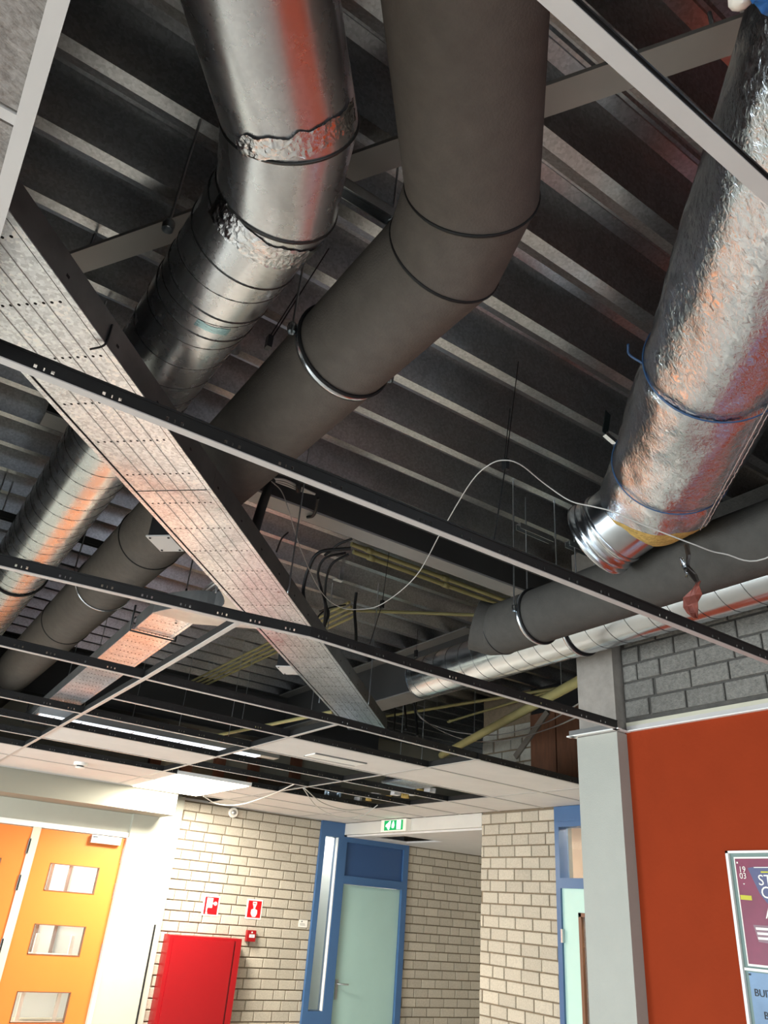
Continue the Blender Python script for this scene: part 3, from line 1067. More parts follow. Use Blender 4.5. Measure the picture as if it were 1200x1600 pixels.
# strut rails between the two ducts
for i, y in enumerate((1.38, 4.47)):
    sr = thing('strut_rail', (.65, y, 1.84), ('short zinc strut rail between spiral and insulated duct, near the elbows', 'dark strut rail across both ducts, farther down')[i], 'strut rail')
    x0, x1 = ((XS + .02, XG - .05), (XS - .3, XG + .3))[i]
    z = (1.86, 1.835)[i]
    MB().box(x0, x1, y - .02, y - .017, z, z + .04).box(x0, x1, y + .017, y + .02, z, z + .04).box(x0, x1, y - .02, y + .02, z + .037, z + .04).build('rail', (M_zinc, M_steeld)[i], sr)
    for x in (x0 + .06, x1 - .02):
        MB().tube([(x, y, z), (x, y, HD)], .004, 8).build('hanger_rod', M_zinc, sr)
        MB().lathe((x, y, z - .014), (0, 0, 1), [(0, .0), (0, .016), (.012, .018), (.014, .016)], 12).build('washer', M_clampm, sr)

# --- foil wrapped duct, right
dF = d45(1.17)
sF = V(dF.y, -dF.x, 0)
ZF, RF = 1.54, .213
base = sF * .702 + V(0, 0, ZF)
fd = thing('foil_duct', (base.x, base.y, ZF), 'duct wrapped in crinkled silver foil with torn end, right side', 'duct')
nu, nv = 150, 120
t0, t1 = .45, 2.72
rs = []
uF = sF
for i in range(nu + 1):
    ring = []
    for j in range(nv):
        a = 2 * PI * j / nv
        rad = uF * math.cos(a) + V(0, 0, 1) * math.sin(a)
        # the end is cut at a slant, shorter below
        te = t1 + .13 * math.sin(a) - .02 * math.cos(a)
        t = t0 + (te - t0) * i / nu
        sag = .012 * noise.noise(V(t * 3, math.cos(a) * 2, math.sin(a) * 2))
        crk = .004 * noise.noise(V(t * 14, a * 4, 3)) + .003 * abs(noise.noise(V(t * 30, a * 9, 8)))
        r = RF + sag + crk
        for tt in (1.86, 2.44):
            r -= .010 * math.exp(-((t - tt) / .02) ** 2)
        ring.append(base + dF * t + rad * r)
    rs.append(ring)
MB().rings(rs, False).build('foil_wrap', M_foil, fd)
# glass wool edge
RI = .158
ri, ro = [], rs[-1]
axis_end = base + dF * t1
inner = []
for j in range(nv):
    a = 2 * PI * j / nv
    rad = uF * math.cos(a) + V(0, 0, 1) * math.sin(a)
    te = t1 + .02 * math.sin(a) + .10
    inner.append(base + dF * te + rad * (RI + .004))
mids = []
for p, q in zip(ro, inner):
    c = (p + q) / 2 + dF * .008
    mids.append(c + V(1, 1, 1) * .01 * noise.noise(p * 30))
MB().rings([ro, mids, inner], False).build('glass_wool', M_glasswool, fd)
MB().rings([[p + (base + dF * ((p - base).dot(dF)) - p) * .02 for p in rs[0]], rs[1]], True).build('wrap_end', M_foil, fd)
# foil lap seam with stitched edge
for sx, aoff in ((0, -1.05), (1, -.93)):
    pts = []
    for i in range(160):
        t = t0 + .3 + (t1 - t0 - .42) * i / 159
        a = aoff + .05 * (t - 1.5)
        rad = uF * math.cos(a) + V(0, 0, 1) * math.sin(a)
        pts.append(base + dF * t + rad * (RF + .006 + .004 * noise.noise(V(i * .7, sx, 1)) + .008 * noise.noise(V(t * 3, math.cos(a) * 2, math.sin(a) * 2))))
    MB().tube(pts, .0022, 5).build('lap_seam', M_tape, fd)
# blue straps
for tt in (1.86, 2.44):
    c = base + dF * tt
    MB().torus(c, (dF + V(0, 0, .06 if tt < 2 else -.03)).normalized(), RF + .0, .0026, squash=1.4).build('strap', M_blueb, fd)
p = base + dF * 1.86 - uF * (RF + .002) + V(0, 0, .0)
MB().tube(smooth_path([p, p + V(-.03, .02, .03), p + V(-.06, .0, .04)]), .004, 5).build('strap_tail', M_blueb, fd)
# bare inner duct with elbow and flanged end
P0 = base + dF * 2.3
P1 = base + dF * 2.66
P2 = P1 + (dF + V(0, 1, 0)).normalized() * .08
P3 = V(2.285, 1.88, 1.475)
ri = mitre_rings([P0, P1, P2, P3], RI)
for i in range(3):
    MB().rings([ri[i], ri[i + 1]], False).build('inner_pipe', M_spiral2, fd)
axi = (P3 - P2).normalized()
MB().lathe(P3, axi, [(-.075, RI + .001), (-.07, RI + .007), (-.06, RI + .007), (-.055, RI + .001), (-.03, RI + .001), (-.025, RI + .012), (-.012, RI + .012),
                     (-.008, RI + .002), (0, RI + .002), (.003, RI + .016), (.02, RI + .018), (.024, RI + .012), (.024, RI - .004), (0, RI - .006), (-.2, RI - .006)], 56).build('coupling_collar', M_spiral2, fd)
MB().torus(P3 + axi * -.018, axi, RI + .006, .004).build('gasket', M_rubber, fd)
# torn foil rag hanging from the end
q0 = base + dF * 2.69 + (uF * math.cos(math.radians(-60)) + V(0, 0, math.sin(math.radians(-60)))) * (RF - .012)
rag = thing('torn_foil', q0, 'torn strip of foil dangling from the end of the foil duct', 'foil scrap')


def ragstrip(pix, widths, x, seed):
    m = MB()
    vs, fs = [], []
    for i, ((a, b), w) in enumerate(zip(pix, widths)):
        c = at(a, b, x=x)
        for s in (-1, -.35, .3, 1):
            off = V(.03 * noise.noise(V(i * 1.3, s * 2, seed)), -s * w, .012 * noise.noise(V(i, s * 3, seed + 4)))
            vs.append(c + off)
    n = len(pix)
    for i in range(n - 1):
        for j in range(3):
            fs.append((i * 4 + j, i * 4 + j + 1, (i + 1) * 4 + j + 1, (i + 1) * 4 + j))
    b = len(vs)
    vs2 = vs + [v + V(.002, 0, 0) for v in vs]
    fs2 = fs + [tuple(k + b for k in f[::-1]) for f in fs]
    m.add(vs2, fs2)
    return m


xr_ = q0.x
ragstrip([(1072, 850), (1075, 868), (1073, 885), (1082, 898), (1090, 908), (1088, 916)], [.010, .012, .010, .015, .010, .005], xr_, 1).build('dark_strip', mk('dark torn foil', (62, 56, 52), .4, .6), rag)
ragstrip([(1064, 872), (1069, 885), (1072, 897), (1073, 903)], [.006, .008, .006, .002], xr_ - .01, 2).build('bright_strip', M_tape, rag)
ragstrip([(1092, 908), (1087, 918), (1080, 930), (1079, 945), (1083, 956), (1087, 966)], [.008, .02, .034, .034, .024, .008], xr_, 5).build('red_brown_scrap', M_foilred, rag)
# blue film tied on top of the foil duct near the camera
bf = thing('blue_film', at(1190, 0, z=1.34), 'crumpled blue plastic film in the upper right corner', 'plastic film')
c = at(1195, -6, z=1.30)
m = MB()
vs, fs = [], []
for i in range(13):
    for j in range(13):
        u, v = i / 12 - .5, j / 12 - .5
        vs.append(c + V(u * .12 + .01 * noise.noise(V(i * .8, j * .8, 1)), -.03 + v * .10, .012 * noise.noise(V(i * .6, j * .6, 4)) + .06 * (u * u + v * v)))
for i in range(12):
    for j in range(12):
        fs.append((i * 13 + j, i * 13 + j + 1, i * 13 + j + 14, i * 13 + j + 13))
b = len(vs)
m.add(vs + [p + V(0, 0, .003) for p in vs], fs + [tuple(k + b for k in f[::-1]) for f in fs], True)
m.build('film', M_bluep, bf)
c = at(1158, -2, z=1.33)
MB().lathe(c + V(0, 0, -.012), (0, 0, 1), [(0, 0), (.004, .012), (.012, .02), (.025, .017), (.05, .016), (.05, 0)], 12).build('white_knot', M_signw, bf)
MB().tube([c, c + V(.02, .02, .25)], .004, 6).build('tie', M_signw, bf)

# --- dark insulated duct along the orange wall and the bare spiral duct beside it
XB, ZB, RB = 2.59, 1.38, .136
bd = thing('dark_duct', (XB, 2, ZB), 'dark insulated duct along the block wall, in front of the spiral duct', 'duct')
yb_end = 2.83
rs = mitre_rings([(XB, -2.5, ZB), (XB, yb_end, ZB), (XB - .015, yb_end + .055, ZB + .005), (XB - .08, yb_end + .12, ZB + .03)], RB)
for i in range(3):
    MB().rings([rs[i], rs[i + 1]], i == 2).build('sleeve', M_ins2, bd)
MB().torus((XB, yb_end, ZB), (0, 1, 0), RB + .001, .003).build('glued_joint', M_joint, bd)
cl = MB().torus((XB, 2.57, ZB), (0, 1, 0), RB + .005, .0045, squash=2.4).build('pipe_clamp', M_clampm, bd)
MB().torus((XB, 2.553, ZB), (0, 1, 0), RB + .006, .006, squash=1.2).build('rubber_lining', M_rubber, cl)
for s in (-1, 1):
    rod('hanger_rod', (XB + s * (RB + .02), 2.57, ZB), HD, bd)
    MB().lathe((XB + s * (RB + .02), 2.57, ZB - .012), (0, 0, 1), [(0, .012), (.028, .012), (.028, .003)], 6).build('nut', M_clampm, bd)
XP, ZP, RP = 3.0, 1.44, .138
pd = thing('small_spiral_duct', (XP, 2, ZP), 'slim shiny spiral duct behind the dark duct, with an open end', 'duct')
rs = mitre_rings([(XP, -2.5, ZP), (XP, 4.08, ZP)], RP)
MB().rings(rs, False).build('pipe', M_spiral2, pd)
MB().lathe((XP, 4.08, ZP), (0, 1, 0), [(-.4, RP - .004), (0, RP - .004), (.003, RP + .003), (-.004, RP + .003)], 56).build('open_rim', M_spiral2, pd)
helix((XP, .2, ZP), (XP, 4.06, ZP), RP, .125, th=.0016).build('seam', M_seam, pd)
MB().torus((XP, 2.66, ZP), (0, 1, 0), RP + .005, .005, squash=2.0).build('pipe_clamp', M_clampm, pd)
MB().torus((XP, 2.645, ZP), (0, 1, 0), RP + .006, .006, squash=1.3).build('rubber_lining', M_rubber, pd)
rod('hanger_rod', (XP - RP - .02, 2.66, ZP), HD, pd)
rod('hanger_rod', (XP + RP + .02, 2.66, ZP), HD, pd)
# wire sling round the slim duct
# --- trapeze rails with rods at the dark duct
for i, (a, b) in enumerate((((822, 828), (826, 870)), ((898, 855), (902, 882)))):
    t = thing('trapeze_hanger', at(*a, z=2.0), ('zinc trapeze rail with rod, left of the duct collar', 'zinc trapeze rail with rod, nearest the duct collar')[i], 'hanger')
    p = at(*a, z=2.0)
    MB().box(p.x - .06, p.x + .2, p.y - .02, p.y - .016, 1.985, 2.02).box(p.x - .06, p.x + .2, p.y + .016, p.y + .02, 1.985, 2.02).box(p.x - .06, p.x + .2, p.y - .02, p.y + .02, 2.017, 2.02).build('rail', M_zinc, t)
    MB().tube([p, V(p.x, p.y, 1.55)], .0045, 8).build('rod', M_zinc, t)
    MB().tube([p, V(p.x, p.y, HD + .1)], .0045, 8).build('rod', M_zinc, t)

sh_ = thing('strap_hanger', at(948, 655, z=2.0), 'dark strap hanger with zinc clip on the left of the foil duct', 'hanger')
p, q = at(950, 645, z=HD), at(945, 678, z=1.95)
MB().beam(p, q, .035, .004, V(0, 1, 0)).build('strap', mk('teal strap', (40, 56, 60), .4, .5), sh_)
MB().beam(q, q + V(.06, -.01, -.03), .02, .02).build('clip', M_clampm, sh_)
MB().tube([q + V(.05, 0, -.03), q + V(.09, -.02, -.2)], .004, 6).build('rod', M_zinc, sh_)

# ------------------------------------------------------------------ cable trays
ZT = 1.25
dT = d45(1.026)
nT = V(-dT.y, dT.x, 0)      # to the left of the run
midc = (1.957 + 1.52) / 2   # y = 1.026 x + midc on the centre line
WT = .305


def ctr(s):
    x = s * dT.x
    return V(x, 1.026 * x + midc, ZT)


ct = thing('cable_tray', ctr(2), 'wide perforated galvanised cable tray crossing diagonally below the ducts', 'cable tray')
s0, s1 = -1.2, 4.55


def traypiece(m, a, b, w, z, lip=.012):
    pass


def tray_run(parent, fa, fb, d, n, w, hgt, matb=M_tray, lip=.016):
    """bottom plate, raised edge strips, side walls of a tray from fa to fb"""
    mid_ = (fa + fb) / 2
    L = (fb - fa).length
    up = V(0, 0, 1)
    bt = MB()
    bt.obox(mid_ + up * .001, d, n, up, L, w - 2 * lip, .002)
    bt.obox(mid_ + n * (w / 2 - lip / 2) - up * .002, d, n, up, L, lip, .003)
    bt.obox(mid_ - n * (w / 2 - lip / 2) - up * .002, d, n, up, L, lip, .003)
    b_ = bt.build('bottom_plate', matb, parent)
    for s in (-1, 1):
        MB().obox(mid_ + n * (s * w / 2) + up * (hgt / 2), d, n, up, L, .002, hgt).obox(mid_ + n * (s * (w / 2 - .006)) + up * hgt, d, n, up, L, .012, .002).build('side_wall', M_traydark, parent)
    return b_


def hole_rows(parent, fa, d, n, w, ss, cnt, r=.0035, ell=2.0, nm='punched_row', lip=.03):
    """rows of punched slots across the bottom"""
    for s in ss:
        m = MB()
        for i in range(cnt):
            q = (i / (cnt - 1) - .5) * (w - 2 * lip - .02)
            c = fa + d * s + n * q - V(0, 0, .0003)
            pts = [c + n * (math.cos(a) * r) + d * (math.sin(a) * r * ell * .5) for a in [2 * PI * k / 6 for k in range(6)]]
            m.prism(pts, (0, 0, 1), .002)
        m.build(nm, M_hole, parent)


SEG = [-1.2, .86, s1]
M_ridge = mk('tray press line', (176, 178, 178), .45, .8)
for a, b in zip(SEG[:-1], SEG[1:]):
    tray_run(ct, ctr(a), ctr(b - .002), dT, nT, WT, .085)
MB().obox(ctr(.86) - V(0, 0, .0006), dT, nT, V(0, 0, 1), .003, WT - .03, .0012).build('joint_gap', M_hole, ct)
# press ridges along the bottom
for q in (-.075, -.03, .018, .062):
    MB().obox((ctr(s0) + ctr(s1)) / 2 + nT * q - V(0, 0, .0008), dT, nT, V(0, 0, 1), (ctr(s1) - ctr(s0)).length, .0022, .0008).build('press_ridge', M_ridge, ct)
ss = [s for s in [.15 + .2 * k for k in range(25)] if s < 5.4]
hole_rows(ct, ctr(-1.0), dT, nT, WT, [s - 0.0 for s in ss], 11, .0046)
for q in (-1, 1):
    MB().obox((ctr(s0) + ctr(s1)) / 2 + nT * (q * (WT / 2 - .018)) - V(0, 0, .0006), dT, nT, V(0, 0, 1), (ctr(s1) - ctr(s0)).length, .0045, .0012).build('edge_groove', M_hole, ct)
for s in [-.6 + .25 * k for k in range(20)]:
    c = ctr(s) - nT * (WT / 2 + .0012)
    MB().obox(c + V(0, 0, .03), dT, nT, V(0, 0, 1), .012, .001, .008).build('side_slot', M_hole, ct)
# upturned closing end
e1 = ctr(s1)
MB().obox(e1 + dT * .05 + V(0, 0, .02), (dT + V(0, 0, .5)).normalized(), nT, (V(0, 0, 1) - dT * .5).normalized(), .14, WT, .003).build('end_flap', M_traydark, ct)
# suspension stirrups
for i, s in enumerate((-1.1, 1.75, 3.7)):
    c = ctr(s)
    for q in (-1, 1):
        MB().tube([c + nT * (q * (WT / 2 + .02)) - V(0, 0, .02), c + nT * (q * (WT / 2 + .02)) + V(0, 0, HD - ZT)], .004, 8).build('hanger_rod', M_zinc, ct)
p = ctr(.1) - nT * (WT / 2 + .004)
MB().tube(smooth_path([p + V(0, 0, .06), p + V(.0, 0, .01), p + V(-.006, .006, -.012), p + V(-.03, .03, -.02)]), .003, 6).build('cable_tie', M_black, ct)
# tee piece and branch tray
tp = thing('tray_tee', ctr(1.8), 'pale curved tee piece that joins the branch tray to the wide tray', 'cable tray')
ed = lambda s: ctr(s) + nT * (WT / 2)
bx0, bx1, by0 = .985, 1.205, 3.66


def arc(p0, pc, p1, n=8):
    return [(p0 * (1 - t) ** 2 + pc * 2 * t * (1 - t) + p1 * t * t) for t in [i / n for i in range(n + 1)]]


sa, sb = 1.62, 2.28
A, B = ed(sa), ed(sb)
C, D = V(bx1, by0, ZT), V(bx0, by0, ZT)
poly = arc(B, V(1.40, 3.52, ZT), C) + arc(D, V(1.05, 3.42, ZT), V(1.19, 3.36, ZT)) + arc(V(1.19, 3.36, ZT), V(1.27, 3.26, ZT), A)
poly = [p - V(0, 0, .003) for p in poly]
MB().prism(poly, (0, 0, 1), .002).build('tee_plate', mk('pale tray plate', (206, 204, 198), .4, .7, .1, 8), tp)


def wall_along(path, h, t=.002):
    m = MB()
    for p, q in zip(path[:-1], path[1:]):
        if (q - p).length > 1e-4:
            m.beam(p + V(0, 0, h / 2), q + V(0, 0, h / 2), t, h)
    return m


wall_along(arc(B, V(1.40, 3.52, ZT), C), .085).build('side_wall', M_traydark, tp)
wall_along(arc(D, V(1.05, 3.42, ZT), V(1.19, 3.36, ZT)) + arc(V(1.19, 3.36, ZT), V(1.27, 3.26, ZT), A), .085).build('side_wall', M_traydark, tp)
bt = thing('branch_tray', (1.1, 5, ZT), 'narrower perforated cable tray running away beside the grey duct', 'cable tray')
Yd, Xn = V(0, 1, 0), V(-1, 0, 0)
bd_ = V(.03, 1, 0).normalized()
bn = V(-bd_.y, bd_.x, 0)
c0 = V((bx0 + bx1) / 2, by0, ZT)
WB = .215
cuts = [0, .33, 3.55, 3.8]
dz = [0, .004, 0]
for i, (a, b) in enumerate(zip(cuts[:-1], cuts[1:])):
    tray_run(bt, c0 + bd_ * a + V(0, 0, dz[i] if i != 1 else -.004), c0 + bd_ * (b - .01), bd_, bn, WB + (0 if i != 1 else .02), .07)
hole_rows(bt, c0 - V(0, 0, .006), bd_, bn, WB, [.09 + .115 * k for k in range(32)], 8, .003, 2, lip=.02)
for s in (.33, 3.55):
    c = c0 + bd_ * s
    path = [c + bn * (WB / 2 + .02) + V(0, 0, .13), c + bn * (WB / 2 + .02) - V(0, 0, .014), c - bn * (WB / 2 + .02) - V(0, 0, .014), c - bn * (WB / 2 + .02) + V(0, 0, .3)]
    st_ = MB().tube(path, .006, 6).build('stirrup', M_black, bt)
    MB().tube([c - bn * (WB / 2 + .02) + V(0, 0, .3), c - bn * (WB / 2 + .02) + V(0, 0, HD - ZT)], .004, 6).build('hanger_rod', M_zinc, st_)
MB().lathe(at(275, 973, z=ZT - .004), (0, 0, -1), [(0, .006), (.004, .006), (.004, 0)], 10).build('bolt', M_black, bt)

# cables in the tee and behind
def cable(name, pts, r, mat, label, group=None, n=8, cat='cable'):
    o = MB().tube(smooth_path(pts, n), r, 7).build(name, mat)
    return tag(o, label, cat, group)


LBL = ['topmost', 'second', 'third', 'fourth', 'fifth', 'sixth', 'lowest']
for i in range(7):
    o = .012 * i
    cable('data_cable', [at(340 + i * 2, 905 + i * 3, z=1.36), at(322 + i * 3, 918 + i * 3, z=1.40), at(300 + i * 4, 940 + i * 2, z=1.45), at(270 + i * 6, 968 + i, z=1.5)],
          .0055, M_cabw if i % 2 else M_cabg, 'grey data cable, %s of the bundle dropping into the tee piece' % LBL[i], 'data cables at the tray tee')

# control boxes on the tray
for i, (px, py, w) in enumerate(((258, 850, .13), (452, 1048, .16))):
    z = (1.27, 1.30)[i]
    c = at(px, py, z=z)
    jb = thing('junction_box', c, ('flat junction box with four screws hanging left of the wide tray, near the grey duct', 'flat junction box with white plate hanging left of the wide tray, lower down')[i], 'junction box')
    MB().obox(c + V(0, 0, .05), dT, nT, V(0, 0, 1), w, w * .72, .085).build('box_body', M_black, jb)
    MB().obox(c + V(0, 0, .003), dT, nT, V(0, 0, 1), w + .012, w * .72 + .012, .006).build('cover_plate', M_tile if i else mk('grey cover', (196, 192, 186), .5), jb)
    for a in (-1, 1):
        for b in (-1, 1):
            MB().lathe(c + dT * (a * w * .44) + nT * (b * w * .31), (0, 0, -1), [(0, .005), (.003, .005), (.003, 0)], 8).build('screw', M_black, jb)
    if i == 0:
        MB().tube(smooth_path([c + V(-.03, 0, .09), c + V(-.035, .0, .15), c + V(-.01, .02, .2)]), .006, 6).build('conduit_stub', M_cabg, jb)
    # bracket that holds the box to the tray side
    MB().beam(c + V(0, 0, .09), ctr((c.x) / dT.x + .05) + nT * (WT / 2) + V(0, 0, .06), .03, .004).build('bracket', M_zinc, jb)

# ------------------------------------------------------------------ loose cables
cable('white_cable', [at(424, 752, z=1.72), at(440, 768, z=1.70), at(452, 800, z=1.6), at(470, 858, z=1.5), at(500, 922, z=1.42), at(530, 948, z=1.38), at(565, 952, z=1.36), at(600, 942, z=1.36),
                      at(650, 900, z=1.38), at(690, 830, z=1.40), at(735, 755, z=1.42), at(765, 726, z=1.43), at(790, 719, z=1.43), at(815, 727, z=1.42), at(850, 755, z=1.40), at(890, 782, z=1.34), at(925, 791, z=1.28),
                      at(960, 800, z=1.24), at(1000, 818, z=1.2), at(1080, 849, z=1.14), at(1130, 865, z=1.12), at(1210, 866, z=1.1), V(2.02, .62, 1.2), V(2.04, .5, 1.5), V(2.05, .45, HD + .01)], .0024, mk('pale grey cable', (178, 174, 166), .5), 'long white cable looping from the grey duct past the foil duct end')
for i, pts in enumerate(([(548, 857, 1.92), (500, 863, 1.88), (482, 890, 1.8), (474, 920, 1.7), (476, 940, 1.6)],
                         [(540, 864, 1.92), (508, 872, 1.86), (497, 895, 1.8), (502, 920, 1.72), (508, 945, 1.6), (506, 985, 1.5)],
                         [(545, 866, 1.92), (520, 880, 1.86), (510, 905, 1.8), (508, 935, 1.7), (512, 960, 1.6), (506, 982, 1.5)],
                         [(550, 842, 1.94), (530, 850, 1.92), (515, 862, 1.9), (507, 868, 1.88)],
                         [(540, 945, 1.88), (515, 950, 1.82), (500, 960, 1.7), (494, 970, 1.6)],
                         [(500, 955, 1.66), (512, 952, 1.64), (513, 965, 1.6), (505, 975, 1.58)])):
    cable('black_cable', [at(a, b, z=c) for a, b, c in pts], (.011, .008, .008, .008, .006, .006)[i], M_black,
          ('thickest black cable loop beside the wide tray', 'black cable loop just right of the thickest one', 'innermost tall black cable loop beside the tray', 'short black cable rising to the cream conduits',
           'black cable tail at the foot of the loops', 'small black cable curl at the foot of the loops')[i], 'black cable loops')
cable('black_cable', [at(450, 832, z=1.9), at(440, 842, z=1.8), at(432, 862, z=1.6)], .005, M_black, 'thin black wire rising from the wide tray to the deck')
# bundle wrapped in black film at the tray
bw = thing('cable_bundle', at(405, 810, z=1.5), 'cable bundle wrapped in black tape rising from the tray to the grey duct', 'cable bundle')
MB().tube(smooth_path([at(396, 835, z=1.36), at(405, 805, z=1.5), at(413, 780, z=1.65), at(424, 752, z=1.8)]), .022, 10).build('wrap', M_black, bw)
for i in range(5):
    MB().tube(smooth_path([at(427 + i, 748 + i, z=1.86), at(445 + i, 750 + i * 2.2, z=1.87), at(466 + i * .5, 760 + i * 1.5, z=1.88), at(492, 772, z=1.9)]), .006, 6).build('strand', (M_cabw, M_cabg)[i % 2], bw)
MB().tube(smooth_path([at(466, 757, z=1.86), at(467, 762, z=1.85), at(466, 767, z=1.86)]), .014, 8).build('tape_band', M_black, bw)
cable('black_strap', [at(497, 778, z=1.95), at(494, 795, z=1.93), at(489, 806, z=1.93), at(480, 808, z=1.935)], .009, M_black, 'black strap hanging over the pale beam underside')
# suspension wires with clips
for i, (top, clip, bot) in enumerate((((810, 565, HD), (790, 727, 1.42), (770, 856, HC + .04)), ((514, 388, HD), (420, 536, 1.5), None), ((608, 862, HD), (597, 945, 1.5), (578, 1006, HC + .05)), ((653, 983, HD), (650, 1022, 1.5), None))):
    t = thing('suspension_wire', at(*clip[:2], z=clip[2]), ('black suspension wire with adjusting clip that holds the white cable', 'black suspension wire with adjusting clip between the two big ducts', 'black suspension wire right of the black cable loops', 'faint suspension wire above the slim spiral duct')[i], 'wire')
    a, c = at(top[0], top[1], z=top[2]), at(clip[0], clip[1], z=clip[2])
    MB().tube([a, c], .0022, 5).build('upper_wire', M_black, t)
    if i < 2:
        MB().tube([c + V(-.008, 0, 0), c + (a - c) * .5 + V(-.008, .006, 0)], .002, 5).build('loose_end', M_black, t)
    MB().beam(c - V(0, 0, .02), c + V(0, 0, .025), .016, .022, V(0, 1, 0)).build('clip', M_black, t)
    if bot:
        MB().tube([c, at(bot[0], bot[1], z=bot[2])], .0022, 5).build('lower_wire', M_black, t)

# cream conduits
def conduit(a, b, r, label, grp='cream conduits', name='conduit', extra=()):
    t = thing(name, a, label, 'conduit', grp)
    MB().tube([a, b], r, 10).build('pipe', M_yel, t)
    for s in (.3, .85):
        p = a.lerp(b, s)
        if HD - p.z > .1 and p.x < 5.2:
            MB().tube([p, V(p.x, p.y, HD)], .003, 6).build('hanger_rod', M_zinc, t)
    for s in extra:
        p = a.lerp(b, s)
        d = (b - a).normalized()
        MB().lathe(p - d * .025, d, [(0, r), (0, r * 1.35), (.05, r * 1.35), (.05, r)], 12).build('coupling', M_yel, t)
    return t


conduit(at(549, 850, z=2.07), at(800, 942, z=2.07), .015, 'upper cream conduit fixed behind the pale beam underside', extra=(.1, .55))
conduit(at(552, 862, z=2.07), at(800, 952, z=2.07), .015, 'lower cream conduit fixed behind the pale beam underside', extra=(.1, .55))
conduit(at(508, 952, z=2.07), at(770, 962, z=2.07), .013, 'cream conduit running level from the black loops to the dark duct')
for i in range(4):
    conduit(at(546 + i * 3, 941 + i * 7, z=1.98), at(296 + i * 8, 1066 + i * 1.6, z=1.98), .011, ('topmost', 'second', 'third', 'lowest')[i] + ' of four parallel cream conduits passing behind the tray', 'four parallel conduits')
conduit(at(598, 1120, z=2.0), at(935, 1065, z=2.0), .016, 'thin cream conduit below the slim spiral duct, upper of the two')
conduit(at(700, 1128, z=2.0), at(900, 1068, z=2.0), .013, 'thin cream conduit branching down from the upper one', extra=(.02,))
conduit(at(690, 1180, z=1.5), at(930, 1050, z=1.5), .036, 'thick cream pipe rising to the column', 'pipes')
conduit(at(160, 1160, z=1.3), at(300, 1146, z=1.3), .014, 'cream conduit glimpsed above the single lying tile, left piece', 'far conduits')
conduit(at(325, 1152, z=1.3), at(520, 1112, z=1.3), .014, 'cream conduit glimpsed above the open rows, right piece', 'far conduits')
# white cables below the spiral duct
cable('white_cable', [at(650, 1095, z=HD), at(654, 1118, z=1.7), at(680, 1134, z=1.62), at(720, 1145, z=1.56), at(780, 1148, z=1.5), at(850, 1130, z=1.5), at(907, 1098, x=3.35)], .005, M_cabg, 'upper of two thin cables sagging towards the column')
cable('white_cable', [at(651, 1095, z=HD), at(654, 1116, z=1.7), at(690, 1142, z=1.6), at(740, 1158, z=1.52), at(800, 1155, z=1.48), at(860, 1138, z=1.46), at(907, 1118, x=3.35)], .005, M_cabg, 'lower of two thin cables sagging towards the column')
for i, (a, b, z1, r) in enumerate((((554, 952), (556, 1018), 2.0, .012), ((631, 1095), (634, 1140), 1.95, .012), ((646, 1092), (652, 1150), 1.95, .012), ((617, 1100), (615, 1145), 1.95, .008))):
    cable('black_cable', [at(*a, z=z1) + V(0, 0, HD - z1 + .02), at(*a, z=z1), at((a[0] + b[0]) / 2 + 1, (a[1] + b[1]) / 2, z=z1 - .18), at(*b, z=z1 - .4)], r, M_black,
          ('thick black cable pair hanging right of the cable loops', 'left thick black drop cable below the slim spiral duct', 'right thick black drop cable below the slim spiral duct', 'thin black drop cable near the tray end')[i], 'hanging black cables')
# thin white cables that hang below the ceiling by the brick wall
cable('white_cable', [at(318, 1244, z=HC - .01), at(340, 1256, z=HC - .05), at(375, 1257, z=HC - .07), at(420, 1243, z=HC - .02), at(460, 1225, z=HC + .03)], .006, M_cabw, 'thin white cable sagging over the round sounder')
cable('white_cable', [at(474, 1232, z=HC - .01), at(495, 1260, z=HC - .08), at(530, 1277, z=HC - .14), at(565, 1275, z=HC - .1), at(590, 1258, z=HC + .02)], .005, M_cabw, 'thin white cable loop left of the exit sign')
cable('white_cable', [at(476, 1232, z=HC - .01), at(505, 1255, z=HC - .05), at(545, 1266, z=HC - .06), at(580, 1262, z=HC)], .005, M_cabw, 'flatter white cable loop above the first one')
# angle bracket hanging from the deck
hb = thing('angle_bracket', at(535, 900, z=2.0), 'small zinc angle bracket hanging beside the black loops', 'bracket')
p, q = at(536, 885, z=2.1), at(532, 908, z=1.98)
MB().beam(p, q, .03, .004, V(0, 1, 0)).build('leg_plate', M_zinc, hb)
MB().obox(q + V(-.02, 0, 0), V(1, 0, 0), V(0, 1, 0), V(0, 0, 1), .07, .04, .004).build('foot_plate', M_clampm, hb)
# big rectangular duct boots beyond the open rows
for i, (pts, lab) in enumerate((([(593, 1212), (640, 1222), (672, 1243), (610, 1240)], 'grey sheet metal air boot above the opening near the exit sign'),)):
    z = 1.03
    t = thing('air_boot', at(630, 1230, z=z), lab, 'duct')
    c = at(640, 1226, z=z)
    MB().lathe(c, (0, 0, 1), [(0, .26), (.02, .26), (.02, .24), (.16, .16), (.16, .16)], 4, True).build('boot', M_tray, t)
    for q in (-.12, .12):
        MB().tube([c + V(q, 0, .15), V(c.x + q, c.y, HD)], .004, 6).build('hanger_rod', M_zinc, t)
wr_ = thing('reflector_lamp', at(518, 1240, z=1.1), 'small bright metal reflector above the grid near the exit sign', 'lamp')
c = at(520, 1240, z=1.08)
MB().lathe(c, V(-.4, -.6, -.4), [(0, .09), (-.05, .07), (-.1, .03), (-.1, 0)], 24).build('reflector', M_clampm, wr_)
MB().obox(c + V(.06, .08, .06), V(1, 0, 0), V(0, 1, 0), V(0, 0, 1), .1, .1, .08).build('housing', M_steel, wr_)
rg = random.Random(3)
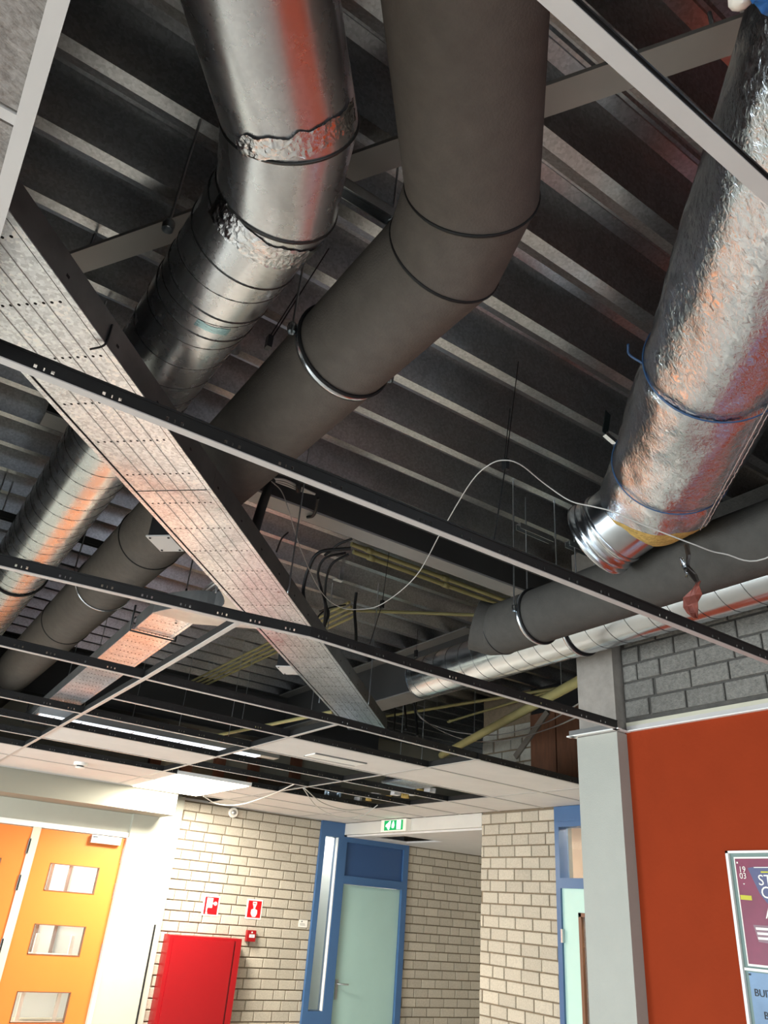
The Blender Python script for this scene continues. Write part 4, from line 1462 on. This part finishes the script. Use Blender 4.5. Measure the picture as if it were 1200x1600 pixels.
for i in range(9):
    c = at(560 + i * 14 + rg.uniform(-4, 4), 1252 - i * 1.5 + rg.uniform(-4, 3), z=1.0 + .02)
    s = rg.uniform(.03, .07)
    pts = [c + V(s * math.cos(a) * rg.uniform(.6, 1.2), s * math.sin(a) * rg.uniform(.6, 1.2), 0) for a in [k * PI / 4 for k in range(8)]]
    o = MB().prism(pts, (.2, .1, 1), .04).build('insulation_scrap', M_glasswool if i % 2 else M_tile)
    tag(o, 'crumb of pale insulation lying on the grid above the exit sign, %s from the left' % ('first', 'second', 'third', 'fourth', 'fifth', 'sixth', 'seventh', 'eighth', 'ninth')[i], 'insulation', 'insulation scraps')

# ------------------------------------------------------------------ things on the walls
def quadpoly(m, pts, y, t=.001):
    m.prism([(x, y, z) for x, z in pts], (0, -1, 0), t)


cb = thing('hose_cabinet', (3.7, YB - .1, GROUND), 'tall red fire hose cabinet on the brick wall', 'fire cabinet')
YC = 8.6
MB().box(3.27, 4.09, YC + .02, YB - .004, -1.75, -.36).build('cabinet_body', M_red, cb)
dr = MB().box(3.31, 4.0, YC, YC + .02, -1.72, -.385).build('cabinet_door', M_red, cb)
MB().box(4.005, 4.02, YC + .012, YC + .02, -1.72, -.385).build('door_gap', mk('dark red gap', (90, 6, 10), .5), cb)
MB().box(4.02, 4.085, YC + .004, YC + .02, -1.74, -.37).build('side_post', M_red, cb)
fs1 = thing('hose_sign', (3.74, YB, -.07), 'red fire hose reel sign with white pictogram above the cabinet', 'sign')
MB().box(3.645, 3.84, YB - .006, YB + .0, -.165, .035).build('plate', M_signw, fs1)
MB().box(3.663, 3.822, YB - .008, YB - .006, -.15, .02).build('red_field', M_redd, fs1)
m = MB()
yy = YB - .008
quadpoly(m, [(3.685, .01), (3.755, .01), (3.755, -.085), (3.685, -.085)], yy)
quadpoly(m, [(3.755, -.035), (3.775, -.035), (3.775, -.048), (3.755, -.048)], yy)
quadpoly(m, [(3.79 + .02 * math.cos(a), -.042 + .02 * math.sin(a)) for a in [k * PI / 5 for k in range(10)]], yy)
quadpoly(m, [(3.685, -.085), (3.705, -.085), (3.7, -.12), (3.71, -.145), (3.685, -.145), (3.688, -.11)], yy)
m.build('pictogram', M_signw, fs1)
fs2 = thing('alarm_sign', (4.27, YB, -.07), 'red fire alarm sign with white hand pictogram', 'sign')
MB().box(4.175, 4.37, YB - .006, YB, -.165, .035).build('plate', M_signw, fs2)
MB().box(4.19, 4.355, YB - .008, YB - .006, -.15, .02).build('red_field', M_redd, fs2)
m = MB()
quadpoly(m, [(4.245, .01), (4.295, .01), (4.295, -.015), (4.285, -.04), (4.28, -.062), (4.31, -.075), (4.312, -.11), (4.295, -.142), (4.255, -.142), (4.232, -.11), (4.235, -.072), (4.262, -.06), (4.258, -.04), (4.245, -.015)], yy)
m.build('pictogram', M_signw, fs2)
m = MB()
quadpoly(m, [(4.252, -.004), (4.288, -.004), (4.288, -.012), (4.252, -.012)], yy - .001)
m.build('mark', M_redd, fs2)
cp = thing('call_point', (4.27, YB, -.33), 'small red fire alarm call point below the alarm sign', 'call point')
MB().box(4.21, 4.315, YB - .05, YB + .0, -.385, -.275).build('housing', M_red, cp)
MB().box(4.235, 4.3, YB - .053, YB - .05, -.345, -.315).build('label_plate', M_signw, cp)
MB().box(4.25, 4.285, YB - .0535, YB - .053, -.332, -.328).build('mark', M_black, cp)
MB().lathe((4.265, YB - .05, -.295), (0, -1, 0), [(0, .008), (.003, .008), (.003, 0)], 10).build('indicator', M_signw, cp)
np_ = thing('name_plate', (4.93, YB, -.17), 'small white room plate on the brick beside the blue frame', 'sign')
MB().box(4.87, 4.985, YB - .006, YB, -.21, -.135).build('plate', M_signw, np_)
MB().box(4.9, 4.915, YB - .007, YB - .006, -.16, -.145).box(4.885, 4.95, YB - .007, YB - .006, -.178, -.174).box(4.885, 4.955, YB - .007, YB - .006, -.19, -.186).build('print', M_steel, np_)
al = thing('alarm_sounder', (3.82, YB, .93), 'round white alarm sounder high on the brick wall', 'sounder')
c = V(3.825, YB, .91)
MB().lathe(c, (0, -1, 0), [(0, .055), (.03, .055), (.035, .048), (.03, .036), (.028, 0)], 32).build('rim', M_signw, al)
MB().lathe(c + V(0, -.028, 0), (0, -1, 0), [(0, .028), (.016, .022), (.02, 0)], 24).build('dome', M_alum, al)
# exit sign
M_eg = emit('exit green', (0, 140, 76), .9)
M_ew = emit('exit white', (225, 255, 238), 1.6)
ex = thing('exit_sign', (XR - .03, 7.62, .9), 'lit green exit sign with running figure on the soffit beam', 'exit sign')
MB().box(XR - .07, XR, 7.36, 7.86, .835, 1.0 - .035).build('housing', M_signw, ex)
xf = XR - .072
MB().box(xf, XR - .07, 7.42, 7.79, .85, .955).build('green_field', M_eg, ex)
m = MB()


def xq(m, pts):
    m.prism([(xf, y, z) for y, z in pts], (-1, 0, 0), .001)


xq(m, [(7.46, .952), (7.54, .952), (7.54, .858), (7.46, .858)])                                   # doorway
xq(m, [(7.6, .945), (7.615, .945), (7.64, .905), (7.635, .875), (7.61, .87), (7.59, .88), (7.585, .905)])  # arrow
xq(m, [(7.66, .95), (7.69, .945), (7.72, .925), (7.75, .915), (7.765, .89), (7.735, .89), (7.715, .86), (7.69, .856), (7.67, .89), (7.665, .92)])  # runner
m.build('pictogram', M_ew, ex)
MB().box(XR - .03, XR - .025, 7.6, 7.605, .965, 1.06).build('cord', M_steel, ex)

# notice board on the orange wall
nb = thing('notice_board', (XO - .03, 1.8, -.3), 'framed notice board with a magenta poster on the orange wall', 'notice board')
MB().box(XO - .006, XO, 1.25, 2.2, -.6, .36).build('back_panel', mk('grey green board', (110, 130, 122), .5), nb)
MB().box(XO - .02, XO, 2.197, 2.21, -.6, .37).box(XO - .02, XO, 1.25, 2.21, .36, .37).box(XO - .02, XO, 1.25, 2.19, -.095, -.085).build('frame', M_trimw, nb)
MB().box(XO - .009, XO - .006, 1.45, 2.178, -.078, .345).build('poster_margin', M_signw, nb)
MB().box(XO - .011, XO - .009, 1.45, 2.172, -.07, .338).build('poster', mk('magenta poster', (122, 30, 62), .4, 0, .2, 5), nb)
xp = XO - .0112


def pq(pts, mat, nm):
    MB().prism([(xp, y, z) for y, z in pts], (-1, 0, 0), .0008).build(nm, mat, nb)


pq([(2.115, .30), (2.08, .305), (1.75, .305), (1.75, .12), (2.02, .13), (2.075, .2)], mk('blue grey print', (84, 86, 120), .5), 'blue_shape')
pq([(2.168, .192), (2.115, .19), (2.115, .172), (2.168, .174)], mk('yellow print', (196, 188, 40), .5), 'yellow_bar')
xp -= .001
pq([(2.055, .287), (1.9, .287), (1.9, .281), (2.055, .281)], MATS['yellow print'], 'yellow_line')
pq([(2.085, .3035), (1.9, .3045), (1.9, .3015), (2.085, .3005)], M_signw, 'thin_line')
pq([(2.165, .325), (2.158, .325), (2.158, .318), (2.165, .318)], M_signw, 'pin')
pq([(2.125, .078), (1.9, .078), (1.9, .0), (2.11, .015)], mk('grey print', (140, 108, 116), .5), 'text_block')
pq([(2.146, .238), (2.138, .238), (2.142, .232)], M_signw, 'mark')
MB().box(XO - .008, XO - .006, 1.3, 2.18, -.6, -.1).build('blue_sheet', mk('blue sheet', (104, 132, 160), .4, 0, .25, 3), nb)
pq([(2.178, -.105), (2.17, -.105), (2.17, -.112), (2.178, -.112)], M_black, 'dot')


def text(body, yl, zb, size, mat, nm, x):
    cu = bpy.data.curves.new(nm, 'FONT')
    cu.body = body
    cu.size = size
    cu.extrude = .0004
    cu.resolution_u = 3
    tmp = bpy.data.objects.new(nm, cu)
    COL.objects.link(tmp)
    bpy.context.view_layer.update()
    me = bpy.data.meshes.new_from_object(tmp.evaluated_get(bpy.context.evaluated_depsgraph_get()))
    bpy.data.objects.remove(tmp)
    me.materials.clear()
    me.materials.append(mat)
    o = bpy.data.objects.new(nm, me)
    COL.objects.link(o)
    o.parent = nb
    base_ = ORI[nb.name]
    o.matrix_local = Matrix(((0, 0, -1, x - base_.x), (-1, 0, 0, yl - base_.y), (0, 1, 0, zb + Z0 - base_.z), (0, 0, 0, 1)))
    return o


xt = XO - .0135
text('19', 2.158, .283, .034, M_signw, 'date_text', xt)
text('03', 2.158, .257, .034, M_signw, 'date_text', xt)
text('ST', 2.073, .232, .06, M_signw, 'title_text', xt)
text('O', 2.068, .182, .066, M_signw, 'title_text', xt)
text('A', 2.062, .105, .06, M_signw, 'title_text', xt)
xp -= .001
for z in (.060, .042, .024):
    pq([(2.115 - .004 * (z < .05), z + .009), (1.9, z + .009), (1.9, z), (2.114 - .004 * (z < .05), z)], M_signw, 'print_line')
text('BUIT', 2.165, -.185, .038, M_black, 'notice_text', xt + .003)
text('BA', 2.135, -.262, .038, M_black, 'notice_text', xt + .003)
